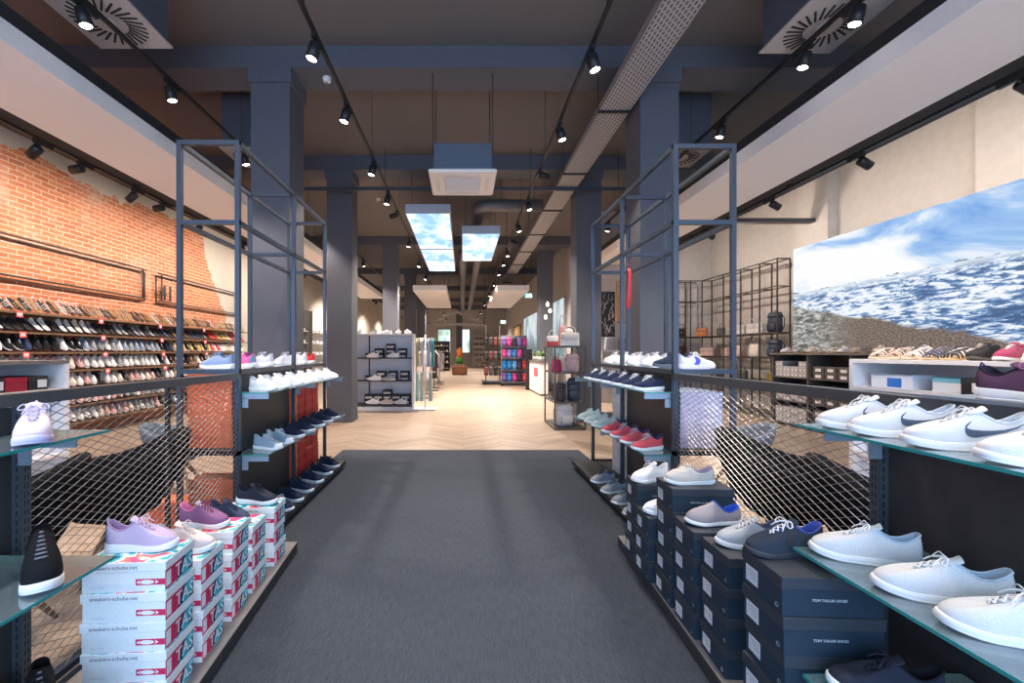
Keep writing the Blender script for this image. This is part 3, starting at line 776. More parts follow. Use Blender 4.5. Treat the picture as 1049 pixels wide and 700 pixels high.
for key, S in SIDES.items():
    sg, xf = S['sg'], S['xf']; W = S['w']
    i_ = -sg                                   # towards the aisle
    xb = xf + sg * .48
    # tall open steel rack
    r = thing('display_rack', 'tall open rack of blue grey steel tube with shoe shelves on the %s side' % W, 'rack', (0, 0, 0), 0, 'tall steel racks'); w = .036
    zt = 3.18 if sg < 0 else 3.15
    YS = (3.55, 4.72, 5.78)
    for y in YS:
        for x in (xf + sg * w / 2, xb): MB().bx(x - w / 2, x + w / 2, y - w / 2, y + w / 2, 0, zt).build('post', steel_m, r)
    for z in (zt - w / 2, 2.53, 1.345):
        for x in (xf + sg * w / 2, xb): MB().bx(x - w / 2 * .98, x + w / 2 * .98, YS[0], YS[2], z - w / 2, z + w / 2).build('long_rail', steel_m, r)
        for y in YS: MB().bx(min(xf, xb), max(xf, xb), y - w / 2 * .96, y + w / 2 * .96, z - w / 2 * .97, z + w / 2 * .97).build('cross_rail', steel_m, r)
    for z in (.70, .10):
        MB().bx(xb - w / 2, xb + w / 2, YS[0], YS[2], z - w / 2, z + w / 2).build('long_rail', black_m, r)
        for y in YS: MB().bx(min(xf, xb), max(xf, xb), y - w / 2, y + w / 2, z - w / 2, z + w / 2).build('cross_rail', black_m, r)
    xp = xf + sg * .063
    MB().bx(xp - .004, xp + .004, YS[0] + .02, YS[1] - .02, .12, 1.32).build('back_panel', dark_panel, r)
    MB().bx(min(xf, xb) + .02, max(xf, xb) - .02, YS[0] + .02, YS[2] - .02, 1.355, 1.365).build('top_shelf', glass, r)
    MB().bx(min(xf + sg * .072, xb - sg * .02), max(xf + sg * .072, xb - sg * .02), YS[0] + .02, YS[2] - .02, .72, .73).build('box_shelf', black_m, r)
    MB().bx(min(xf - sg * .25, xb), max(xf - sg * .25, xb), YS[0] + .0, YS[2], .05, .10).build('base_shelf', dark_panel, r)
    xs = xf + i_ * .21
    for z in (1.18, .68):
        glass_shelf(r, xf + sg * .055, xs, YS[0] + .02, YS[2] + .12, z, sg)
        for y in (YS[0] + .035, YS[1], YS[2]): bracket(r, xf, xs, y, z)
    # fence of expanded metal
    f = thing('mesh_fence', 'low fence of expanded steel mesh under a dark rail, behind the %s boxes' % ('white printed' if sg < 0 else 'dark navy'), 'fence', (0, 0, 0), 0, 'mesh fences')
    y0, y1, z0, z1 = 1.83, 3.53, .10, 1.285; xm = xf + sg * .02
    MB().bx(xf + sg * .0, xf + sg * .055, 1.83, y1, z1, z1 + .05).build('top_rail', metal((.075, .085, .10), .4), f)
    MB().bx(xf, xf + sg * .04, y0, y1, z0 - .03, z0).build('bottom_rail', steel_m, f)
    if sg < 0: MB().bx(xf + sg * .045, xf + sg * .067, y0 + .92, y0 + .942, 0, z1).build('post', black_m, f)
    mb = MB(); k, pitch = .43, .0385
    n0 = int((z0 - k * (y1 - y0)) / pitch) - 1
    for fam in (1, -1):
        c = z0 - k * (y1 - y0)
        while c < z1 + k * (y1 - y0):
            # line z = c + fam*k*(y-y0), clipped to the panel
            ya, yb = y0, y1
            za, zb = c, c + fam * k * (y1 - y0)
            def yz(z): return y0 + (z - c) / (fam * k)
            lo, hi = sorted((yz(z0), yz(z1)))
            ya, yb = max(y0, lo), min(y1, hi)
            if yb - ya > .02:
                mb.bar((xm + fam * .0012, ya, c + fam * k * (ya - y0)), (xm + fam * .0012, yb, c + fam * k * (yb - y0)), .0042 if fam > 0 else .0026, .0026)
            c += pitch
    mb.build('wire_mesh', mat((.26, .26, .27), .3, .75, 0, 50, 0, .5, 'steel_mesh'), f)
    # near shelving with dark back panel
    n = thing('shelving_bay', 'dark shoe shelving with glass shelves closest to the camera, %s side' % W, 'shelving', (0, 0, 0), 0, 'near shelving bays')
    xq = xf + sg * .02
    MB().bx(min(xq, xq + sg * .03), max(xq, xq + sg * .03), .25, 1.77, .06, 1.28).build('back_panel', dark_panel, n)
    for y in (.55, 1.79):
        u = MB().bx(xf - .02, xf + .02, y - .02, y + .02, 0, 1.285).build('slotted_upright', metal((.07, .085, .105), .4), n)
        sl = MB()
        for q in range(34):
            for dy in (-.007, .007): sl.bx(xf + i_ * .0195, xf + i_ * .021, y + dy - .002, y + dy + .002, .08 + q * .035, .10 + q * .035)
            sl.bx(xf - .003, xf + .003, y - .021, y - .0195, .08 + q * .035, .10 + q * .035)
        sl.build('slots', mat((.008, .008, .01), .8), u)
    MB().bx(min(xf, xf + sg * .5), max(xf, xf + sg * .5), .25, 1.78, 0, .06).build('plinth', dark_panel, n)
    for z, d in (((1.18, .306), (.75, .486), (.27, .486)) if sg < 0 else ((1.206, .30), (.79, .461), (.44, .546))):
        glass_shelf(n, xf + i_ * .022, xf + i_ * d, .45, 1.845 if z > 1 else (1.647 if sg < 0 else (1.63 if z > .5 else 1.472)), z, sg)
        for y in (.58, 1.76 if z > 1 else 1.60 if sg < 0 else 1.44): bracket(n, xf + i_ * .02, xf + i_ * (d * .8), y, z)
    MB().bx(xf + sg * .0, xf + sg * .055, .25, 1.828, 1.285, 1.335).build('cap_rail', metal((.075, .085, .10), .4), n)
    if sg > 0:
        MB().bx(xf - .02, xf + .30, .25, 1.60, 1.337, 1.349).build('top_board', metal((.20, .24, .29), .35), n)
# ---------------------------------------------------------------- plinths under the box stacks
def plinth(label, p1, p2, xin, name='box_plinth'):
    d = (p2[0] - p1[0]) / (p2[1] - p1[1])
    t = thing(name, label, 'plinth', (0, 0, 0), 0, 'box plinths')
    xa = lambda y: p1[0] + d * (y - p1[1])
    y0, y1 = 1.2, p1[1]
    for n, zz0, zz1, m in (('plinth_body', .0, .078, dark_panel), ('plinth_top', .078, .084, mat((.20, .19, .19), .5))):
        b = MB(); pts = [(xa(y0), y0), (xa(y1), y1), (xin, y1), (xin, y0)]
        if xin > 0: pts = pts[::-1]
        b.add([(x, y, zz0) for x, y in pts] + [(x, y, zz1) for x, y in pts], [(3, 2, 1, 0), (4, 5, 6, 7)] + [(i, (i + 1) % 4, (i + 1) % 4 + 4, i + 4) for i in range(4)])
        b.build(n, m, t)
plinth('low black plinth under the white printed shoe boxes', (-1.236, 3.34), (-1.130, 1.913), -1.70)
plinth('low black plinth under the dark navy shoe boxes', (1.198, 3.45), (1.111, 1.913), 1.58)
# ---------------------------------------------------------------- white printed boxes
white_card = card((.80, .82, .84)); crimson = mat((.66, .02, .10), .5, name='print'); teal = mat((.02, .42, .56), .5, name='print'); navy_p = mat((.015, .025, .08), .5, name='print'); ink = mat((.10, .10, .17), .5, name='print'); wprint = mat((.86, .86, .88), .5, name='print')
def m_lidtop():
    m, t, b = new_mat('lid_print'); o, x, y, z = t.objxyz()
    n = t.node('ShaderNodeTexNoise', None, Vector=o, Scale=9.0, Detail=1.0, Distortion=1.5)
    v = t.node('ShaderNodeTexVoronoi', None, Vector=o, Scale=26.0)
    f = t.math('MULTIPLY_ADD', v.outputs[0], .25, n.outputs[0])
    c = t.ramp(f, [(.36, (.02, .06, .18)), (.42, (.02, .40, .52)), (.52, (.45, .80, .84)), (.60, (.82, .86, .88)), (.66, (.80, .18, .12)), (.74, (.72, .05, .20)), (.82, (.25, .05, .25))])
    c.node.color_ramp.interpolation = 'CONSTANT'
    t.put(b.inputs['Base Color'], c); b.inputs['Roughness'].default_value = .45
    return m
lid_m = m_lidtop()
BW, BD, BH = .322, .215, .118
def white_box():
    t = thing('shoe_box', 'x', 'box')
    MB().bx(-BW / 2 + .006, BW / 2 - .006, -BD / 2 + .006, BD / 2 - .006, 0, BH - .008).build('box_body', white_card, t)
    ld = MB().bx(-BW / 2, BW / 2, -BD / 2, BD / 2, BH - .036, BH, 0, .002).build('lid', white_card, t)
    MB().bx(-BW / 2 + .003, BW / 2 - .003, -BD / 2 + .003, BD / 2 - .003, BH - .001, BH + .0006).build('lid_print', lid_m, ld)
    tx = link(bpy.data.objects.new('site_lettering', text_mesh('sneakers-schuhe.net', ink, .022, .0003)), ld)
    tx.location = (-.035, -BD / 2 - .0006, BH - .019); tx.rotation_euler = (PI / 2, 0, 0)
    MB().bx(-.125, -.07, -BD / 2 + .0052, -BD / 2 + .006, .019, .0205).build('small_print', mat((.45, .48, .52), .5), t)
    lb = MB().bx(.045, BW / 2 - .006, -BD / 2 + .005, -BD / 2 + .006, .026, .050).build('logo_band', crimson, t)
    b = MB(); z = .038; y = -BD / 2 + .0044
    b.add([(.048, y, z), (.062, y, z + .008), (.058, y, z), (.062, y, z - .008)], [(0, 3, 2, 1)]); b.add([(.118, y, z + .009), (.132, y, z), (.118, y, z - .009), (.122, y, z)], [(0, 3, 2, 1)])
    b.add([(.088 + .028 * math.cos(a), y, z + .0085 * math.sin(a)) for a in [2 * PI * k / 16 for k in range(16)]], [tuple(range(16))])
    b.build('swirl_logo', wprint, lb)
    # end towards the aisle: size label, slanted colour blocks and big letters
    x = BW / 2 - .0056; e = MB()
    e.bx(x, x + .0006, -.100, -.040, .003, .080, 0); e.build('label_frame', crimson, t)
    lab = MB(); lab.bx(x + .0006, x + .0011, -.094, -.062, .012, .070, 0); lab.build('size_label', wprint, t)
    s = MB(); q = x
    def sh(pts, mi): s.add([(q + .0004 + .0002 * mi, py, pz) for py, pz in pts], [tuple(range(len(pts)))], mi)
    sh([(-.040, .003), (.104, .003), (.104, .080), (-.040, .080)], 0)
    sh([(.0, .003), (.060, .003), (.104, .05), (.104, .080), (.05, .080)], 1)
    sh([(-.040, .003), (-.02, .003), (.02, .080), (-.035, .080)], 2)
    s.build('colour_print', [navy_p, teal, crimson], t)
    tx = link(bpy.data.objects.new('size_lettering', text_mesh('TAS', wprint, .076, .0003)), t)
    tx.location = (x + .0012, .035, .038); tx.rotation_euler = (PI / 2, 0, PI / 2)
    d = MB(); d.lathe([(.0001, 0), (.006, 0), (.006, .0008)], (0, 0, 0), 12); o = d.build('finger_hole', mat((.01, .01, .012), .8), t)
    o.location = (BW / 2 - .004, .01, .014); o.rotation_euler = (0, PI / 2, 0)
    return t
SN = ['the stack nearest the camera', 'the second nearest stack', 'the middle stack', 'the second farthest stack', 'the stack farthest from the camera']
LV = ['bottom box', 'second box up', 'third box up', 'fourth box up', 'top box']
rz = .070
WST = [(-1.168, 1.76, 5), (-1.18, 2.03, 4), (-1.21, 2.345, 4), (-1.23, 2.62, 3), (-1.242, 2.95, 3)]
WTOP = []
for k, (cx, cy, n) in enumerate(WST):
    base = Vector((cx, cy, 0)) + Matrix.Rotation(rz, 3, 'Z') @ Vector((-BW / 2, BD / 2, 0))
    for j in range(n):
        jx = rnd.uniform(-.004, .004); lv = 'top' if j == n - 1 else LV[j].replace(' box', '').replace('second up', 'second').replace('third up', 'third').replace('fourth up', 'fourth')
        hk = 1.1 if k > 2 else 1.0
        put('white_box', white_box, (base.x + jx, base.y + rnd.uniform(-.003, .003), .084 + j * BH * hk), rz + rnd.uniform(-.012, .012),
            'white turquoise-printed shoe box, %s in %s' % (('top one' if j == n - 1 else 'lowest one' if j == 0 else nth(j) + ' from the bottom'), SN[k]), 'white printed shoe boxes', (1, 1, hk))
    WTOP.append((base.x, base.y, .084 + n * BH * hk + .002))
# ---------------------------------------------------------------- dark navy boxes
navy_card = card((.016, .034, .056)); lid_card = card((.034, .042, .056)); sticker = mat((.62, .66, .72), .5, name='sticker')
NW, ND, NH = .335, .235, .132
def navy_box():
    t = thing('shoe_box', 'x', 'box')
    MB().bx(-NW / 2 + .004, NW / 2 - .004, -ND / 2 + .004, ND / 2 - .004, 0, NH - .008).build('box_body', navy_card, t)
    MB().bx(-NW / 2, NW / 2, -ND / 2, ND / 2, NH - .042, NH, 0, .002).build('lid', lid_card, t)
    tx = link(bpy.data.objects.new('brand_lettering', text_mesh('TOM TAILOR SHOES', mat((.62, .66, .70), .5, name='print'), .0125, .0003)), t)
    tx.location = (-.01, -ND / 2 + .003, .055); tx.rotation_euler = (PI / 2, 0, 0)
    x = -NW / 2 + .004
    s = MB().bx(x - .0008, x, .022, .095, .022, .082).build('size_sticker', sticker, t)
    l = MB()
    for q in range(3): l.bx(x - .0012, x - .0007, .03, .085 - q * .012, .066 - q * .012, .069 - q * .012)
    l.build('print_lines', mat((.25, .28, .33), .5), s)
    o = MB().lathe([(.004, 0), (.009, 0), (.009, .001)], (0, 0, 0), 12).build('finger_hole_ring', mat((.25, .28, .31), .4), t); o.location = (x, -.085, .024); o.rotation_euler = (0, -PI / 2, 0)
    return t
NST = [(1.074, 1.50, 5), (1.136, 1.925, 4), (1.138, 2.20, 4), (1.152, 2.47, 5), (1.138, 2.74, 3), (1.166, 3.0, 4)]
NTOP = []; nrz = -.05
NS = ['nearest the camera', 'second from the camera', 'third from the camera', 'fourth from the camera', 'fifth from the camera', 'farthest from the camera']
for k, (cx, cy, n) in enumerate(NST):
    base = Vector((cx, cy, 0)) + Matrix.Rotation(nrz, 3, 'Z') @ Vector((NW / 2, ND / 2, 0))
    for j in range(n):
        put('navy_box', navy_box, (base.x + rnd.uniform(-.005, .008), base.y + rnd.uniform(-.004, .004), .084 + j * NH), nrz + rnd.uniform(-.02, .02),
            'dark navy shoe box, %s in the stack %s' % ('top one' if j == n - 1 else 'lowest one' if j == 0 else nth(j) + ' from the bottom', NS[k]), 'dark navy shoe boxes')
    NTOP.append((base.x, base.y, .084 + n * NH + .001))
# ---------------------------------------------------------------- coloured boxes stored inside the two racks
def plain_box(name, col, lidcol, w, d, h):
    def make():
        t = thing('shoe_box', 'x', 'box')
        MB().bx(-w / 2 + .002, w / 2 - .002, -d / 2 + .002, d / 2 - .002, 0, h - .006).build('box_body', card(col), t)
        MB().bx(-w / 2, w / 2, -d / 2, d / 2, h * .68, h, 0, .0015).build('lid', card(lidcol), t)
        return t
    return (name, w, d, h), make
ORA, LIL, RED = (.72, .14, .05), (.55, .52, .72), (.55, .03, .03)
k1, f1 = plain_box('ora', ORA, (.74, .17, .07), .36, .22, .118)
k2, f2 = plain_box('lil', (.54, .51, .68), (.58, .56, .70), .34, .22, .112)
k3, f3 = plain_box('red', RED, (.60, .05, .04), .34, .2, .118)
k4, f4 = plain_box('wht', (.68, .70, .76), (.74, .76, .80), .34, .2, .112)
def stack(kf, x, y, z, n, lab, grp, rz=0.0, h=.118, j0=0):
    for j in range(n):
        put(kf[0], kf[1], (x + rnd.uniform(-.006, .006), y + rnd.uniform(-.004, .004), z + j * h), rz + rnd.uniform(-.02, .02),
            '%s, %s' % (lab, 'topmost' if j == n - 1 else 'lowest' if j == 0 else nth(j) + ' from the bottom'), grp)
stack((k1, f1), -2.028, 3.70, .731, 5, 'salmon orange shoe box on the rack shelf behind the mesh end', 'orange boxes in the rack')
stack((k1, f1), -2.028, 3.96, .731, 5, 'orange shoe box in the second row behind the mesh end', 'orange boxes in the rack')
stack((k1, f1), -2.028, 3.70, .119, 3, 'orange shoe box on the lowest shelf behind the mesh end', 'orange boxes in the rack')
stack((k1, f1), -2.46, 3.86, .0, 2, 'orange shoe box on the wooden floor behind the mesh fence', 'orange boxes in the rack')
stack((k1, f1), -2.035, 4.92, .731, 4, 'bright orange shoe box by the middle posts, upper shelf', 'orange boxes at the far bay')
stack((k1, f1), -2.035, 4.92, .119, 4, 'bright orange shoe box by the middle posts, lower shelf', 'orange boxes at the far bay')
for q, y in enumerate((5.17, 5.42, 5.66)):
    stack((k3, f3), -2.03, y, .731, 4, 'red shoe box, upper shelf, %s pile beyond the orange ones' % nth(q), 'red boxes at the far bay')
    stack((k3, f3), -2.03, y, .119, 4, 'red shoe box, lower shelf, %s pile beyond the orange ones' % nth(q), 'red boxes at the far bay')
stack((k2, f2), 1.918, 3.70, .731, 4, 'pale lilac shoe box on the rack shelf behind the mesh end', 'lilac boxes in the rack', 0, .1125)
stack((k2, f2), 1.918, 3.96, .731, 4, 'pale lilac shoe box in the second row behind the mesh end', 'lilac boxes in the rack', 0, .1125)
for q, y in enumerate((4.93, 5.18)):
    stack((k4, f4), 1.935, y, .731, 4, 'pale grey shoe box, upper shelf, %s pile past the dark panel' % nth(q), 'grey boxes at the far bay', 0, .1125)
    stack((k4, f4), 1.935, y, .119, 4, 'pale grey shoe box, lower shelf, %s pile past the dark panel' % nth(q), 'grey boxes at the far bay', 0, .1125)
# ---------------------------------------------------------------- shoes shown near the carpet
W_ = (.70, .71, .73)
def ht(heel, toe, z):
    """location and turn of a shoe from where heel and toe stand"""
    a, b = Vector(heel), Vector(toe); c = (a + b) / 2; d = b - a
    return (c.x, c.y, z), math.atan2(d.y, d.x), d.length
# styles ----------
def st(key, **kw):
    def make(): return shoe('sneaker' if kw.get('kind') in ('runner', 'low', 'sock') else 'shoe', 'x', 'shoe', **kw)
    return ('shoe', key), make
lilac = st('lilac', kind='runner', up=(.60, .50, .72), sole=(.82, .83, .88), lace=(.80, .58, .78), line=(.45, .30, .50), heelpatch=(.42, .36, .62), heel=.036, toe=.026, L=.275, tread=(.75, .8, .85), pull=(.6, .5, .7))
lilac2 = st('lilac2', kind='runner', up=(.66, .58, .74), sole=(.55, .52, .78), lace=(.64, .58, .80), line=(.5, .45, .6), heel=.034, toe=.028, L=.28, W=.052, pull=(.7, .65, .8))
beige = st('beige', kind='runner', up=(.70, .64, .66), sole=(.84, .84, .86), lace=(.74, .66, .66), line=(.62, .55, .64), heel=.036, toe=.026, L=.275)
purple = st('purple', kind='runner', up=(.26, .12, .26), sole=(.82, .83, .86), lace=(.22, .04, .12), line=(.75, .22, .42), tongue=(.5, .45, .55), heel=.034, toe=.026, L=.275)
navyr = st('navyr', kind='runner', up=(.055, .07, .13), sole=(.80, .82, .86), lace=(.05, .07, .14), heel=.036, toe=.026, L=.275)
darkw = st('darkw', kind='runner', up=(.03, .035, .055), sole=(.78, .84, .86), lace=(.03, .03, .05), line=(.02, .02, .03), tread=(.02, .38, .45), heel=.04, toe=.03, L=.285)
blacks = st('blacks', kind='sock', up=(.012, .013, .017), sole=(.78, .80, .83), line=(.01, .01, .012), strap=(.20, .20, .24), L=.285, W=.052, heel=.034, toe=.030, vamp=.52)
swoosh = st('swoosh', kind='low', up=W_, sole=(.74, .75, .78), lace=(.76, .77, .79), mark=(.045, .075, .12), line=(.66, .72, .80), L=.29, heel=.032, toe=.024, vamp=.52)
knit = st('knit', kind='low', up=(.66, .685, .72), sole=(.74, .76, .79), lace=(.82, .84, .87), line=(.52, .64, .78), L=.295, W=.05, heel=.030, toe=.024, soleband=(.66, .71, .77), vamp=.52)
plum = st('plum', kind='low', up=(.10, .05, .10), sole=(.80, .82, .85), lace=(.28, .10, .18), line=(.02, .018, .03), L=.285, heel=.036, toe=.030, heelpatch=(.08, .04, .085), pull=(.06, .04, .07), tall=1.12)
slip = st('slip', kind='slip', vamp=.40, slope=.34, up=(.34, .32, .35), sole=(.80, .83, .87), line=(.02, .09, .55), L=.285, heel=.026, toe=.022, tread=(.02, .02, .05), heelpatch=(.30, .31, .36))
boat = st('boat', kind='boat', slope=.10, up=(.60, .57, .52), sole=(.66, .72, .74), lace=(.80, .79, .76), line=(.35, .30, .38), L=.285, heel=.022, toe=.018, heelpatch=(.55, .56, .55))
trainer = st('trainer', kind='low', up=(.035, .045, .065), sole=(.03, .035, .045), lace=(.84, .84, .86), line=(.05, .08, .35), stripe=(.02, .022, .035), heelpatch=(.60, .03, .05), L=.285, heel=.026, toe=.020)
greyw = st('greyw', kind='low', up=(.42, .47, .53), sole=(.82, .84, .86), lace=(.84, .85, .86), line=(.1, .12, .2), L=.285, heel=.028, toe=.022)
whitered = st('whitered', kind='low', up=(.82, .83, .84), sole=(.82, .83, .85), lace=(.84, .84, .85), heelpatch=(.62, .08, .14), line=(.8, .8, .8), L=.28, heel=.028, toe=.022)
whitelow = st('whitelow', kind='low', up=(.80, .82, .84), sole=(.82, .84, .87), lace=(.83, .84, .86), line=(.70, .74, .80), L=.275, heel=.030, toe=.024)
lightblue = st('lightblue', kind='low', up=(.28, .38, .50), sole=(.74, .78, .82), lace=(.76, .80, .84), toecap=(.74, .78, .82), line=(.45, .5, .55), L=.28, heel=.028, toe=.024)
navylow = st('navylow', kind='low', up=(.022, .03, .065), sole=(.76, .80, .84), lace=(.025, .035, .07), line=(.03, .035, .06), L=.285, heel=.034, toe=.030, soleband=(.5, .55, .6))
navylace = st('navylace', kind='low', up=(.025, .035, .075), sole=(.74, .80, .84), lace=(.82, .83, .85), line=(.02, .03, .06), L=.285, heel=.032, toe=.026)
coral = st('coral', kind='runner', up=(.66, .09, .12), sole=(.68, .74, .78), lace=(.62, .62, .68), tongue=(.05, .06, .14), line=(.05, .06, .12), heelpatch=(.55, .06, .10), L=.285, heel=.032, toe=.024)
paleg = st('paleg', kind='low', up=(.50, .56, .58), sole=(.72, .77, .78), lace=(.55, .60, .62), line=(.5, .55, .6), L=.285, heel=.028, toe=.022)
greylow = st('greylow', kind='low', up=(.26, .30, .34), sole=(.66, .70, .72), lace=(.06, .07, .09), line=(.08, .09, .11), L=.285, heel=.026, toe=.020)
bluer = st('bluer', kind='runner', up=(.30, .38, .55), sole=(.76, .78, .84), lace=(.35, .42, .6), line=(.2, .25, .4), L=.29, heel=.036, toe=.026)
pinkr = st('pinkr', kind='runner', up=(.78, .14, .42), sole=(.82, .80, .83), lace=(.86, .55, .70), line=(.6, .1, .3), heelpatch=(.30, .36, .52), L=.28, heel=.036, toe=.026)
whiter = st('whiter', kind='runner', up=(.72, .72, .75), sole=(.80, .81, .84), lace=(.74, .74, .78), line=(.55, .55, .6), L=.28, heel=.036, toe=.028)
violetw = st('violetw', kind='runner', up=(.78, .77, .82), sole=(.72, .66, .86), lace=(.8, .8, .84), line=(.5, .45, .7), stripe=(.06, .06, .55), L=.29, heel=.036, toe=.026)
navrun = st('navrun', kind='runner', up=(.035, .05, .08), sole=(.10, .13, .18), lace=(.04, .05, .08), L=.28, heel=.034, toe=.026)
def S(style, loc, rz, label, group=None, scale=None): return put(style[0], style[1], loc, rz, label, group, scale)
# on the white boxes
t = WTOP
S(lilac, (t[0][0] - .005, t[0][1] + .02, t[0][2]), .10, 'lilac running shoe with pink laces on the nearest stack of white boxes')
S(beige, (t[1][0] + .03, t[1][1] + .0, t[1][2]), .02, 'pale beige running shoe on the second stack of white boxes')
S(purple, (t[2][0] - .02, t[2][1] - .02, t[2][2]), -.08, 'dark purple running shoe with bright pink lining on white boxes')
S(navyr, (t[3][0] - .005, t[3][1] - .02, t[3][2]), -.25, 'blue grey running shoe on the fourth stack of white boxes')
S(darkw, (t[4][0] + .02, t[4][1] - .02, t[4][2]), -.12, 'black running shoe with thick white sole on the farthest white boxes')
# near shelf, brick wall side
S(lilac2, (-1.535, 1.60, 1.181), -.86, 'lilac white running shoe, toe forward, on the upper glass shelf beside the fence')
S(blacks, (-1.39, 1.475, .751), -.82, 'black slip-on sock sneaker with white sole on the middle glass shelf')
S(blacks, (-1.41, 1.49, .271), -.82, 'black sock sneaker on the lowest glass shelf beside the white boxes')
# near shelves, seascape side
G = 'white sneakers on the upper glass shelf'
for (h, tt, lab) in (((1.665, 1.655), (1.385, 1.755), 'white sneaker with dark swoosh at the far end of the upper glass shelf'), ((1.665, 1.500), (1.385, 1.615), 'second white swoosh sneaker along the upper glass shelf'),
                     ((1.660, 1.295), (1.375, 1.415), 'third white swoosh sneaker along the upper glass shelf'), ((1.655, 1.09), (1.370, 1.205), 'white swoosh sneaker cut by the picture edge on the upper glass shelf')):
    l, r, d = ht((*h, 0), (*tt, 0), 1.207); S(swoosh, l, r, lab, G)
G = 'white knit shoes on the middle glass shelf'
for (h, tt, lab) in (((1.500, 1.450), (1.235, 1.600), 'white knit lace-up shoe nearest the navy boxes on the middle glass shelf'), ((1.505, 1.205), (1.235, 1.365), 'white knit lace-up shoe in the middle of the middle glass shelf'),
                     ((1.505, 1.02), (1.235, 1.180), 'white knit lace-up shoe cut by the picture edge on the middle glass shelf')):
    l, r, d = ht((*h, 0), (*tt, 0), .791); S(knit, l, r, lab, G)
S(darkw, (1.29, 1.37, .441), PI - .35, 'black sneaker on the lowest glass shelf beside the navy boxes')
S(plum, (1.70, 1.33, 1.35), -PI / 2 - .04, 'dark plum sneaker with white sole standing on top of the near shelving')
# on the navy boxes
t = NTOP
S(trainer, (t[0][0] - .045, t[0][1] + .066, t[0][2]), PI + .02, 'navy trainer with white laces and red heel on the nearest navy boxes')
S(greyw, (t[1][0] + .0, t[1][1] + .02, t[1][2]), PI - .02, 'light grey sneaker with white laces on the second navy stack')
S(slip, (t[2][0] - .02, t[2][1] + .0, t[2][2]), PI + .05, 'grey slip-on shoe with bright blue lining on the third navy stack')
S(boat, (t[3][0] - .02, t[3][1] + .0, t[3][2]), PI + .03, 'beige boat shoe with tied laces on the fourth navy stack')
S(whitelow, (t[4][0] - .03, t[4][1] - .02, t[4][2]), PI, 'white sneaker half hidden between two navy stacks')
S(whitered, (t[5][0] - .05, t[5][1] - .03, t[5][2]), PI + .25, 'white sneaker with a red heel patch on the farthest navy boxes')
# tall rack, brick wall side
xs = -1.645
for k, y in enumerate((3.72, 4.02, 4.30, 4.60, 4.88, 5.17, 5.46)): S(whitelow, (xs - .012, y, 1.181), -.35 + .06 * k, 'white lace-up sneaker on the brick side rack upper glass shelf, %s along' % nth(k), 'white sneakers in the brick side rack')
for k, y in enumerate((3.78, 4.02)): S(lightblue, (xs - .0, y, .681), -.30, 'light blue canvas sneaker, %s on the middle glass shelf of the rack' % ('nearest' if k == 0 else 'second'), 'light blue canvas sneakers')
for k, y in enumerate((4.30, 4.60, 4.92, 5.22, 5.52)): S(navylow, (xs - .0, y, .681), -.30, 'navy white-soled sneaker on the middle rack shelf, %s past the light blue pair' % nth(k), 'navy sneakers on the middle rack shelf')
for k, y in enumerate((3.76, 3.98)): S(navylace, (xs + .02, y, .101), -.35, 'navy sneaker with white laces on the rack base, %s from the white boxes' % nth(k), 'navy white laced sneakers on the rack base')
for k, y in enumerate((4.22, 4.50, 4.82, 5.14, 5.46)): S(navylow, (xs + .02, y, .101), -.35, 'navy sneaker with white sole on the rack base, %s past the white laced pair' % nth(k), 'navy sneakers on the rack base')
S(bluer, (-2.01, 3.66, 1.366), PI - .10, 'blue running shoe at the near end of the rack top shelf')
S(pinkr, (-1.97, 4.02, 1.366), PI - .45, 'bright pink running shoe on the rack top shelf')
S(st('redlow', kind='low', up=(.62, .03, .04), sole=(.75, .74, .74), lace=(.8, .8, .8), L=.28, heel=.028, toe=.022), (-1.99, 5.66, 1.366), PI - .4, 'red sneaker at the far end of the rack top shelf')
for k, (x, y) in enumerate(((-1.97, 4.38), (-1.97, 4.95), (-1.97, 5.33))): S(whiter, (x, y, 1.366), PI - .4, 'white running shoe on the rack top shelf, %s past the pink one' % nth(k), 'white running shoes on the rack top')
# tall rack, seascape side
xs = 1.55
for k, y in enumerate((3.74, 4.02, 4.30, 4.62, 4.92, 5.22)): S(navylace, (xs, y, 1.181), PI + .22, 'navy sneaker with white laces on the upper rack shelf, %s from the mesh' % nth(k), 'navy white laced sneakers on the upper shelf')
for k, y in enumerate((3.76, 4.03, 4.30, 4.57)): S(coral, (xs, y, .681), PI + .22, 'coral red running shoe on the middle rack shelf, %s from the mesh' % nth(k), 'coral running shoes')
for k, y in enumerate((4.92, 5.2, 5.5)): S(paleg, (xs, y, .681), PI + .22, 'pale grey sneaker on the middle rack shelf, %s beyond the coral ones' % nth(k), 'pale grey sneakers')
for k, y in enumerate((3.86, 4.15, 4.47, 4.82)): S(greylow, (xs - .04, y, .101), PI + .25, 'grey blue sneaker on the rack base, %s from the navy boxes' % nth(k), 'grey sneakers on the rack base')
S(violetw, (1.90, 3.64, 1.366), -.10, 'white running shoe with violet sole and blue stripe on top rack shelf')
S(navrun, (1.84, 3.98, 1.366), PI - .2, 'dark navy running shoe on the seascape side rack top shelf')
for k, y in enumerate((4.35, 4.75, 5.15, 5.5)): S(whiter, (1.86, y, 1.366), PI + .25, 'white running shoe on the seascape side rack top, %s past the navy one' % nth(k), 'white running shoes on the other rack top')
